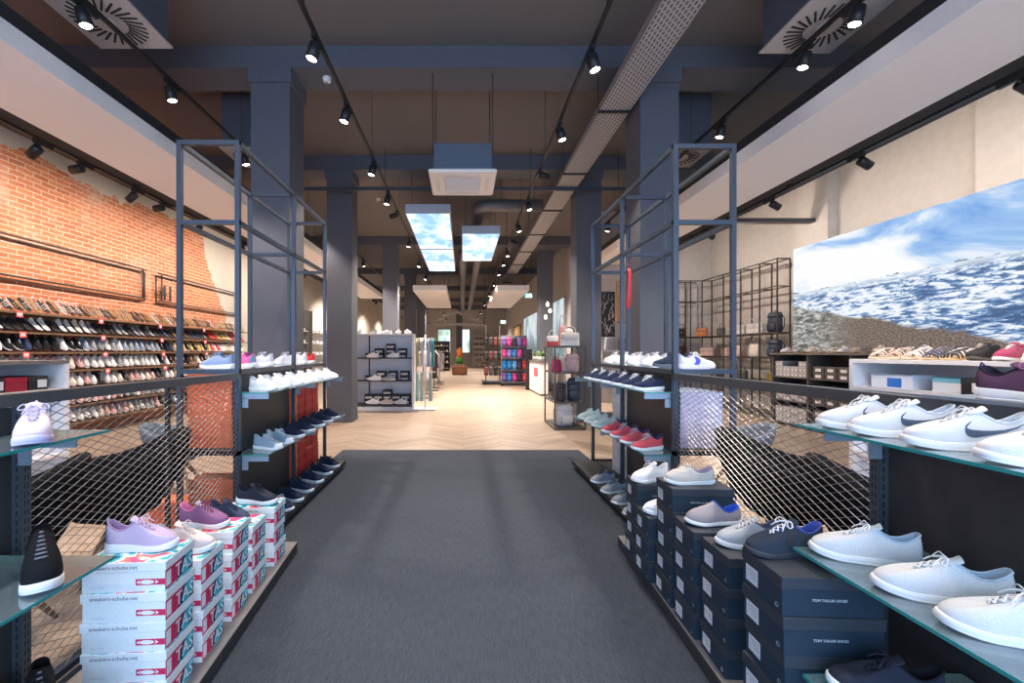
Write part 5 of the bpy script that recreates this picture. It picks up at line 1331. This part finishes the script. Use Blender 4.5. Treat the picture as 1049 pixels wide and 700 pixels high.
# scarf stand
t = thing('scarf_stand', 'white stand with two rails of pastel scarves beside the white shelf unit', 'clothes stand', (-.98, 11.7, 0))
sw = mat((.62, .62, .63), .5)
MB().bx(-.28, .28, -.22, .22, 0, .03).build('base', sw, t)
MB().tube([(0, 0, .03), (0, 0, 1.95)], .02, 8).build('pole', sw, t)
for z in (1.86, .98): MB().tube([(-.26, 0, z), (.26, 0, z)], .012, 8).build('rail', sw, t)
for k, (x, z, c, cn) in enumerate(((-.20, 1.84, (.55, .46, .28), 'straw yellow'), (-.09, 1.84, (.62, .58, .56), 'off-white'), (.09, 1.84, (.36, .46, .60), 'pale blue'), (.20, 1.84, (.10, .36, .34), 'teal'), (-.21, .96, (.42, .58, .52), 'mint green'), (-.09, .96, (.55, .66, .62), 'pale mint'), (.14, .96, (.34, .52, .44), 'sea green'))):
    hang_cloth((-.98 + x, 11.7 - .03, z), .1 * (-1) ** k, '%s scarf on the %s rail of the scarf stand' % (cn, 'upper' if z > 1.5 else 'lower'), 'pastel scarves', name='scarf', col=c, w=.10, h=.72 if z > 1.5 else .74, d=.08, folds=3)
# clothes rails further back
def rail_of_clothes(label, x, y, z, n, cols, h, step=.15, along='y'):
    t = thing('clothes_rail', label, 'clothes rack', (x, y, 0), 0, 'clothes rails'); L = n * step + .2
    d = Vector((0, 1, 0)) if along == 'y' else Vector((1, 0, 0))
    for s in (0, 1): MB().tube([d * L * s, d * L * s + Vector((0, 0, z))], .016, 8).build('post', black_m, t)
    for s in (0, 1): MB().bar(d * L * s - Vector((.24, 0, -.02)) if along == 'y' else d * L * s - Vector((0, .24, -.02)), d * L * s + Vector((.24, 0, .02)) if along == 'y' else d * L * s + Vector((0, .24, .02)), .03).build('foot', black_m, t)
    MB().tube([Vector((0, 0, z)), d * L + Vector((0, 0, z))], .014, 8).build('hanging_rail', black_m, t)
    for k in range(n):
        c, cn = cols[k % len(cols)]
        hang_cloth((x + d.x * (.15 + step * k), y + d.y * (.15 + step * k), z - .079), (0 if along == 'y' else PI / 2) + rnd.uniform(-.1, .1), '%s garment on the %s, %s from its near end' % (cn, label, nth(k)), 'garments on the ' + label, name='garment', col=c, w=.42, h=h, d=.09, folds=2, hanger=True, sleeves=True)
CL = [((.55, .50, .48), 'off-white'), ((.03, .03, .035), 'black'), ((.50, .28, .26), 'rose'), ((.30, .31, .33), 'grey'), ((.42, .20, .16), 'rust'), ((.04, .05, .09), 'navy')]
rail_of_clothes('clothes rail past the scarf stand', -1.28, 14.4, 1.62, 9, CL, .95)
rail_of_clothes('second clothes rail toward the back', -1.20, 17.2, 1.62, 9, CL[1:] + CL[:1], 1.05)
rail_of_clothes('third clothes rail toward the back', -1.15, 20.8, 1.62, 8, CL[3:] + CL[:3], .95)
rail_of_clothes('clothes rail by the far columns', -1.9, 25.2, 1.62, 8, CL[2:] + CL[:2], .95)
# basket stool, and the orange jacket on its stand
t = thing('woven_pouf', 'low brown woven square pouf on the aisle near the far end', 'pouf', (-.20, 29.6, 0))
MB().box((0, 0, .32), (1.0, .8, .60), 0, 0, .06).build('woven_body', mat((.17, .07, .03), .7, 0, .8, 16, .5, .3), t)
MB().box((0, 0, .64), (.94, .74, .06), 0, 0, .02).build('seat_pad', mat((.10, .05, .03), .7), t)
t = thing('mannequin_stand', 'dress stand wearing an orange jacket and green skirt behind the woven pouf', 'mannequin', (-.22, 30.6, 0))
MB().lathe([(.0001, 0), (.2, 0), (.2, .02), (.02, .04), (.02, .8)], (0, 0, 0), 14).build('stand', black_m, t)
MB().lathe([(.0001, .72), (.26, .72), (.20, 1.15), (.16, 1.2), (.0001, 1.2)], (0, 0, 0), 18).build('skirt', fabric((.06, .22, .05)), t)
MB().lathe([(.0001, 1.14), (.20, 1.15), (.19, 1.4), (.22, 1.6), (.10, 1.72), (.05, 1.8), (.0001, 1.82)], (0, 0, 0), 18).build('jacket', fabric((.65, .16, .03)), t)
# far wall: two light pictures and dark shoe shelves
def m_far():
    m, t_, b = new_mat('mountain_print'); o, x, y, z = t_.objxyz()
    n = t_.node('ShaderNodeTexNoise', None, Vector=o, Scale=1.1, Detail=6.0)
    side = t_.math('ABSOLUTE', t_.math('ADD', x, .55))
    f = t_.math('ADD', t_.math('MULTIPLY', n.outputs[0], .8), t_.math('MULTIPLY', side, .22))
    c = t_.ramp(f, [(.48, (.80, .88, .95)), (.62, (.70, .82, .88)), (.72, (.38, .52, .42)), (.86, (.26, .36, .26))])
    t_.put(b.inputs['Emission Color'], c); b.inputs['Emission Strength'].default_value = 1.25; b.inputs['Base Color'].default_value = (.02, .02, .02, 1)
    return m
fm = m_far()
for x0, x1, lab in ((-2.45, -1.20, 'backlit mountain picture on the far wall, the one beside the dark shoe shelves'), (-.68, .70, 'backlit mountain picture on the far wall, the one behind the central column')):
    t = thing('light_picture', lab, 'picture', (0, 43.9, 0)); MB().bx(x0, x1, -.05, .09, 1.45, 3.75).build('frame', mat((.4, .4, .4)), t)
    MB().bx(x0 + .03, x1 - .03, -.055, -.05, 1.48, 3.72).build('printed_face', fm, t)
def shoe_shelf(label, x0, x1, y, zs, col, n, gname):
    t = thing('shelf_unit', label, 'shelf unit', (0, y, 0), 0, 'far shoe shelves')
    MB().bx(x0, x1, .36, .40, 0, zs[-1] + .4).build('back_panel', col, t)
    for s in (x0, x1 - .04): MB().bx(s, s + .04, 0, .36, 0, zs[-1] + .4).build('side_panel', col, t)
    for z in zs: MB().bx(x0 + .04, x1 - .04, 0, .36, z - .03, z).build('shelf', mat((.30, .22, .15), .6), t)
    for i, z in enumerate(zs):
        for k in range(n):
            c, cn = (((.02, .02, .02), 'black'), ((.05, .05, .06), 'charcoal'), ((.5, .48, .46), 'pale'), ((.12, .07, .04), 'brown'))[(k * 3 + i * 2) % 4]
            small('low', c, (.2, .2, .2) if k % 2 else (.6, .6, .6), (x0 + .22 + (x1 - x0 - .44) * k / (n - 1), y + .15, z + .001), -PI / 2 + .3, '%s shoe on the %s, shelf %s from the floor, %s across' % (cn, gname, nth(i), nth(k)), 'shoes on the ' + gname, scale=(1.1, 1.3, 1.3))
shoe_shelf('dark shoe shelves on the far wall below the mountain picture', -2.4, -1.05, 36.2, (.2, .65, 1.1, 1.55, 2.0), black_m, 5, 'dark far shelves')
shoe_shelf('pale shoe shelves on the far wall past the mountain pictures', .95, 2.2, 42.8, (.2, .7, 1.2, 1.7, 2.2, 2.75), mat((.6, .57, .53)), 5, 'pale far shelves')
# house-shaped timber frame
t = thing('gable_frame', 'grey timber house-shaped frame hanging over the aisle toward the back', 'frame', (0, 24.6, 0)); tim = mat((.34, .31, .29), .6, 0, .05, 20, .1)
ap, l_, r_ = (PX(467, 24.6), PZ(318.5, 24.6)), (PX(438, 24.6), PZ(332, 24.6)), (PX(497, 24.6), PZ(332, 24.6))
for yy in (0, .9):
    for a, b in ((ap, l_), (ap, r_), (l_, r_)): MB().bar((a[0], yy, a[1]), (b[0], yy, b[1]), .10, .12).build('beam_bar' if a is l_ else 'rafter', tim, t)
    for p in (l_, r_): MB().tube([(p[0], yy, p[1]), (p[0], yy, 5.69)], .008, 5).build('hanging_rod', black_m, t)
for p in (ap, l_, r_): MB().bar((p[0], 0, p[1]), (p[0], .9, p[1]), .1, .1).build('purlin', tim, t)
# bulbs by the pale side column
blm = emit((1.0, .66, .34), 9.0)
for k, (px, py) in enumerate(((561, 312), (563.5, 318.5), (559, 325))):
    Y = 13.2 + .12 * k; z = PZ(py, Y)
    t = thing('pendant_bulb', 'bare glowing pendant bulb before the far column, the %s of the three' % ('highest', 'middle', 'lowest')[k], 'pendant lamp', (PX(px, Y), Y, z), 0, 'pendant bulbs')
    MB().lathe([(.0001, -.06), (.03, -.05), (.045, -.01), (.035, .03), (.018, .06)], (0, 0, 0), 14).build('bulb', blm, t)
    MB().lathe([(.02, .055), (.02, .12), (.0001, .13)], (0, 0, 0), 12).build('socket', black_m, t)
    MB().tube([(0, 0, .12), (0, 0, 5.69 - z)], .004, 5).build('hanging_cord', black_m, t)
# exit signs
def exit_sign(px, py, Y, lab, w=.30):
    h = w * .62
    t = thing('exit_sign', lab, 'exit sign', (PX(px, Y), Y, PZ(py, Y)), 0, 'exit signs')
    MB().bx(-w / 2, w / 2, 0, .04, -h / 2, h / 2).build('sign_box', mat((.03, .25, .25), .5), t)
    MB().bx(-w / 2 + .01, w / 2 - .01, -.004, 0, -h / 2 + .01, h / 2 - .01).build('green_face', emit((.02, .50, .46), 1.2), t)
    b = MB(); b.bx(w * .08, w * .34, -.007, -.004, -h * .36, h * .36)
    b.tube([(-w * .12, -.006, h * .1), (-w * .16, -.006, -.0), (-w * .24, -.006, -h * .3)], w * .03, 5); b.tube([(-w * .15, -.006, 0), (-w * .04, -.006, -h * .1), (-w * .08, -.006, -h * .32)], w * .03, 5); b.tube([(-w * .24, -.006, h * .12), (-w * .12, -.006, h * .12), (-w * .02, -.006, h * .0)], w * .025, 5)
    b.lathe([(.0001, -.004), (w * .05, 0), (.0001, .004)], (-w * .09, -.006, h * .27), 10)
    b.build('running_figure', emit((.85, 1, 1), 1.6), t)
    for s in (-1, 1): MB().tube([(s * w * .4, .02, h / 2), (s * w * .4, .02, 5.69 - PZ(py, Y))], .004, 5).build('hanging_wire', black_m, t)
exit_sign(541.5, 303, 17.5, 'small green lit exit sign with running figure below the white ceiling raft')
exit_sign(515.5, 330, 28, 'small green lit exit sign far along the aisle above the backpack rack', .34)
# rack of bags in the aisle: dark tall one and a colourful one
t = thing('display_tower', 'tall dark display tower hung with black bags and umbrellas in the aisle', 'display stand', (1.42, 21.0, 0))
MB().box((0, .15, .10), (1.0, .8, .12), 0, 0, .02).build('base', black_m, t)
for x in (-.33, .33): MB().tube([(x, .15, .16), (x, .15, 2.75)], .03, 8).build('pole', metal((.22, .18, .15)), t)
for z in (2.3, 1.6, .95): MB().tube([(-.4, .0, z), (.4, .0, z)], .014, 6).build('arm_rail', black_m, t)
for k in range(4): MB().lathe([(.0001, -.05), (.04, -.05), (.04, 0), (.0001, 0)], ((-.42, .42)[k % 2], (-.2, .5)[k // 2], .055), 10).build('caster', black_m, t)
for i, z in enumerate((1.78, 1.12, .42)):
    for k in range(4):
        c, cn = (((.02, .02, .022), 'black'), ((.06, .05, .05), 'charcoal'), ((.20, .05, .05), 'dark red'), ((.10, .08, .07), 'brown'))[(k + i) % 4]
        bag((1.42 - .33 + .22 * k, 20.82, z), rnd.uniform(-.2, .2), '%s bag on the dark tower, %s row, %s across' % (cn, ('top', 'middle', 'bottom')[i], nth(k)), 'bags on the dark tower', col=c, w=.19, d=.16, h=.40, kind='pack')
t = thing('backpack_rack', 'wheeled rack of colourful school backpacks in four rows in the aisle', 'display stand', (2.32, 20.0, 0))
MB().box((0, .2, .10), (1.25, .7, .10), 0, 0, .02).build('base', black_m, t); MB().bx(-.58, .58, .22, .26, .15, 2.25).build('back_panel', mat((.30, .29, .30)), t)
for z in (.18, .72, 1.25, 1.76): MB().bx(-.58, .58, -.08, .22, z - .02, z).build('shelf', mat((.20, .19, .19)), t)
for k in range(4): MB().lathe([(.0001, -.05), (.04, -.05), (.04, 0), (.0001, 0)], ((-.55, .55)[k % 2], (-.08, .48)[k // 2], .055), 10).build('caster', black_m, t)
CB = [((.18, .08, .36), 'violet'), ((.60, .06, .28), 'pink'), ((.04, .03, .06), 'black'), ((.25, .18, .5), 'lilac'), ((.02, .22, .55), 'blue'), ((.10, .30, .60), 'sky blue'), ((.62, .04, .05), 'red')]
RC = [(0, 1, 2, 3, 1), (1, 3, 4, 1, 2), (4, 4, 5, 2, 6), (0, 4, 1, 2, 6)]
for i, z in enumerate((1.76, 1.25, .72, .18)):
    for k in range(5):
        c, cn = CB[RC[i][k]]
        bag((2.32 - .46 + .23 * k, 20.05, z + .001), rnd.uniform(-.15, .15), '%s school backpack on the wheeled rack, %s row, %s across' % (cn, ('top', 'second', 'third', 'bottom')[i], nth(k)), 'school backpacks', col=c, w=.21, d=.16, h=.38, kind='pack')
# counter
t = thing('service_counter', 'shop counter with black end panel and white front beyond the display cabinet', 'counter', (0, 0, 0))
MB().bx(2.52, 2.76, 17.72, 17.9, 0, 1.62).build('end_panel', black_m, t)
MB().bx(2.64, 2.92, 15.3, 17.70, .06, 1.14).build('counter_body', mat((.74, .73, .72)), t); MB().bx(2.61, 2.94, 15.25, 17.70, 1.14, 1.20).build('counter_top', mat((.10, .09, .09)), t)
MB().bx(2.68, 2.90, 15.35, 17.70, 0, .06).build('kick_plate', black_m, t); MB().bx(2.625, 2.639, 15.7, 16.5, .65, .95).build('front_sign', mat((.62, .10, .12)), t)
for k, (x, y, c) in enumerate(((2.76, 15.6, (.10, .20, .07)), (2.78, 16.3, (.14, .22, .12)), (2.76, 17.0, (.22, .26, .18)))):
    t = thing('potted_plant', 'small leafy potted plant on the counter, %s from the display cabinet' % nth(k), 'plant', (x, y, 1.201), 0, 'counter plants')
    MB().lathe([(.0001, 0), (.07, 0), (.09, .14), (.08, .14), (.0001, .12)], (0, 0, 0), 14).build('pot', mat((.5, .48, .46)), t)
    b = MB()
    for q in range(34):
        a, e, L = rnd.uniform(0, 2 * PI), rnd.uniform(.5, 1.4), rnd.uniform(.16, .34)
        d = Vector((math.cos(a) * math.cos(e), math.sin(a) * math.cos(e), math.sin(e))); s = d.cross(Vector((0, 0, 1))).normalized() * .028
        p = Vector((0, 0, .13)); m_ = p + d * L * .6; e_ = p + d * L + Vector((0, 0, -.05))
        b.add([p, m_ + s, e_, m_ - s, m_ + Vector((0, 0, .012))], [(0, 1, 4), (1, 2, 4), (2, 3, 4), (3, 0, 4)], 0, True)
    b.build('leaves', mat(c, .5, 0, .1, 40, .2), t)
# corridor wall light pictures
def m_coast(seed):
    m, t_, b = new_mat('coast_print'); o, x, y, z = t_.objxyz()
    n = t_.node('ShaderNodeTexNoise', None, Vector=t_.vec(seed, y, z), Scale=.9, Detail=5.0)
    c = t_.ramp(t_.math('ADD', n.outputs[0], t_.math('MULTIPLY', t_.math('SUBTRACT', z, 2.5), .16)), [(.32, (.14, .22, .26)), (.46, (.30, .45, .52)), (.58, (.62, .76, .82)), (.7, (.84, .90, .92))])
    t_.put(b.inputs['Emission Color'], c); b.inputs['Emission Strength'].default_value = .75; b.inputs['Base Color'].default_value = (.02, .02, .02, 1)
    return m
for y0, y1, lab, s in ((14.2, 15.6, 'tall backlit coast picture on the corridor wall nearest the counter', 1.0), (17.2, 19.8, 'tall backlit coast picture on the corridor wall behind the glowing bulbs', 3.0), (23, 28.5, 'wide backlit coast picture on the corridor wall farther back', 6.0)):
    t = thing('light_picture', lab, 'picture', (3.9, 0, 0), 0, 'corridor light pictures'); MB().bx(0, .09, y0, y1, 1.3, 3.65).build('frame', mat((.35, .35, .36)), t)
    MB().bx(-.005, 0, y0 + .04, y1 - .04, 1.34, 3.61).build('printed_face', m_coast(s), t)
t = thing('timber_panel', 'upright honey coloured timber panel on the corridor wall toward the back', 'wall panel', (3.9, 0, 0)); MB().bx(0, .09, 30.5, 34, .0, 3.4).build('board', mat((.45, .27, .12), .6, 0, .05, 6, .2), t); MB().bx(-.02, .0, 30.5, 34, 3.34, 3.42).build('edge_strip', black_m, t)
# glass display cabinet near the counter
t = thing('display_cabinet', 'black metal open display cabinet with glass shelves of bags beside the column', 'cabinet', (1.78, 8.62, 0)); cm = metal((.09, .075, .065), .45); q = .014
w, d, zt = .58, 1.05, 1.61
for x in (0, w):
    for y in (0, d): MB().bx(x - q, x + q, y - q, y + q, 0, zt).build('post', cm, t)
CZ = (.03, .525, 1.10, zt)
for z in CZ:
    for y in (0, d): MB().bx(q, w - q, y - q, y + q, z - q, z + q).build('cross_rail', cm, t)
    for x in (0, w): MB().bx(x - q * .95, x + q * .95, q, d - q, z - q * .95, z + q * .95).build('side_rail', cm, t)
    MB().bx(q, w - q, q, d - q, z + .004, z + .012).build('shelf_pane', glass_mat((.9, .95, .93)) if z > .1 else dark_panel, t)
def cb(x, y, i, lab, **kw): return bag((1.78 + x, 8.62 + y, CZ[i] + .0145), kw.pop('rz', 0), lab, None, **kw)
cb(.34, .22, 3, 'white rounded vanity case on top of the display cabinet', col=(.74, .70, .68), w=.36, d=.18, h=.26, kind='flap')
cb(.10, .75, 3, 'red and white bag on top of the display cabinet', col=(.62, .08, .08), trim=(.7, .68, .66), w=.24, d=.14, h=.22)
cb(.25, .52, 3, 'tall pink pouch on top of the display cabinet', col=(.60, .30, .28), w=.14, d=.1, h=.42, kind='tote')
cb(.47, .85, 3, 'tall pale cylinder bag with black end on top of the display cabinet', col=(.64, .60, .58), trim=(.03, .03, .03), w=.16, d=.12, h=.36, kind='pack')
cb(.09, .30, 2, 'deep pink handbag in the display cabinet', col=(.52, .04, .13), w=.20, d=.14, h=.24, kind='tote', rz=.5)
cb(.38, .22, 2, 'pale pink backpack in the display cabinet', col=(.62, .42, .42), w=.26, d=.18, h=.34, kind='pack', rz=-.4)
cb(.30, .66, 2, 'white bag at the back of the display cabinet', col=(.66, .60, .58), w=.26, d=.14, h=.30, kind='tote')
cb(.50, .62, 2, 'mustard yellow handbag in the display cabinet', col=(.55, .30, .03), w=.18, d=.12, h=.22, rz=1.2)
cb(.13, .25, 1, 'charcoal backpack on the middle shelf of the display cabinet', col=(.06, .05, .055), w=.24, d=.18, h=.34, kind='pack', rz=.4)
cb(.42, .25, 1, 'dark blue backpack on the middle shelf of the display cabinet', col=(.03, .05, .08), w=.25, d=.18, h=.44, kind='pack', rz=-.2)
cb(.28, .66, 1, 'grey bag at the back of the middle cabinet shelf', col=(.34, .32, .32), w=.24, d=.14, h=.36, kind='tote')
cb(.22, .26, 0, 'white drawstring backpack on the cabinet floor', col=(.62, .63, .68), w=.32, d=.24, h=.42, kind='pack', rz=.3)
cb(.40, .72, 0, 'beige bag at the back of the cabinet floor', col=(.45, .38, .30), w=.28, d=.16, h=.30, kind='tote')
# alcove wall beyond the rack: poster, panel, small shelf
t = thing('poster', 'dark poster of white branching lines on the wall behind the seascape side rack', 'poster', (4.28, 13.28, 2.62))
MB().bx(-.24, .24, 0, .015, -.66, .66).build('sheet', mat((.02, .02, .022), .6), t); MB().bx(-.24, .24, -.004, .018, .655, .675).build('mount_strip', black_m, t)
b = MB()
for k in range(26):
    x, z = rnd.uniform(-.2, .2), rnd.uniform(-.62, .5); p = [(x, -.003, z)]
    for q_ in range(3): x = max(-.22, min(.22, x + rnd.uniform(-.08, .08))); z = min(.64, z + rnd.uniform(.03, .1)); p.append((x, -.003, z))
    b.tube(p, .005, 5)
b.build('line_drawing', mat((.7, .7, .7)), t)
t = thing('wall_panel', 'plain honey coloured panel on the wall beside the dark poster', 'wall panel', (4.78, 13.24, 3.0)); MB().bx(-.22, .22, 0, .05, -.62, .62).build('board', mat((.52, .30, .13), .6, 0, .05, 6, .15), t); MB().bx(-.22, .22, -.004, 0, -.63, -.60).build('edge_strip', cm, t)
t = thing('wall_shelf', 'small white wall shelf holding grey bags under the dark poster', 'shelf', (4.5, 13.1, 1.55)); MB().bx(-.46, .46, -.1, .19, -.03, 0).build('board', wu, t); MB().bx(-.46, .46, -.1, .19, -.78, -.75).build('lower_board', wu, t)
for s in (-.46, .44): MB().bx(s, s + .02, -.1, .19, -.78, .0).build('side_panel', wu, t)
bag((4.32, 13.12, 1.551), 0, 'grey shoulder bag on the small white wall shelf', col=(.30, .31, .34), w=.32, d=.16, h=.38, kind='tote'); bag((4.72, 13.12, 1.551), 0, 'denim blue bag on the small white wall shelf', col=(.14, .20, .30), w=.30, d=.16, h=.34)
# pale shelving along the brick side wall deeper in the shop
for k, y in enumerate((15.5, 19.5, 23.5)):
    t = thing('wall_shelving', 'pale wall shelving bay with white boxes deeper along the brick side, %s one' % nth(k), 'shelving', (-6.98, y, 0), 0, 'pale wall shelving')
    MB().bx(0, .04, 0, 3.6, .0, 3.3).build('back_panel', mat((.58, .55, .51), .6), t)
    for z in (.4, .9, 1.4, 1.9, 2.4): MB().bx(.04, .40, .03, 3.57, z - .03, z).build('shelf', mat((.62, .60, .57), .6), t)
    for s in (0, 3.57): MB().bx(0, .42, s, s + .03, 0, 3.3).build('side_panel', mat((.12, .11, .11)), t)
    for i, z in enumerate((.9, 1.4, 1.9, 2.4)):
        for j in range(6):
            put(k4[0], f4, (-6.74, y + .4 + j * .56, z + .001), PI / 2, 'white shoe box on the %s pale wall bay, shelf %s up, %s along' % (nth(k), nth(i), nth(j)), 'boxes on the pale wall bays')
# light rail and spotlights added to brighten the back of the shop
t = thing('light_track', 'added black ceiling light rail deeper in the shop over the pale shelving', 'light track', (-5.0, 0, 4.5)); MB().bx(-.018, .018, 14, 42, 0, .035).build('rail', black_m, t)
for y in (15, 21, 27, 33, 39): MB().tube([(0, y, .03), (0, y, 1.19)], .004, 5).build('hanging_wire', black_m, t)
for k, y in enumerate((15.5, 18.5, 22, 26, 31, 37)): lamp(-5.0, y, 4.5, 'added black spotlight over the pale wall shelving, %s from the entrance' % nth(k), True, (-.35, .1, -1), 2.8, 140)
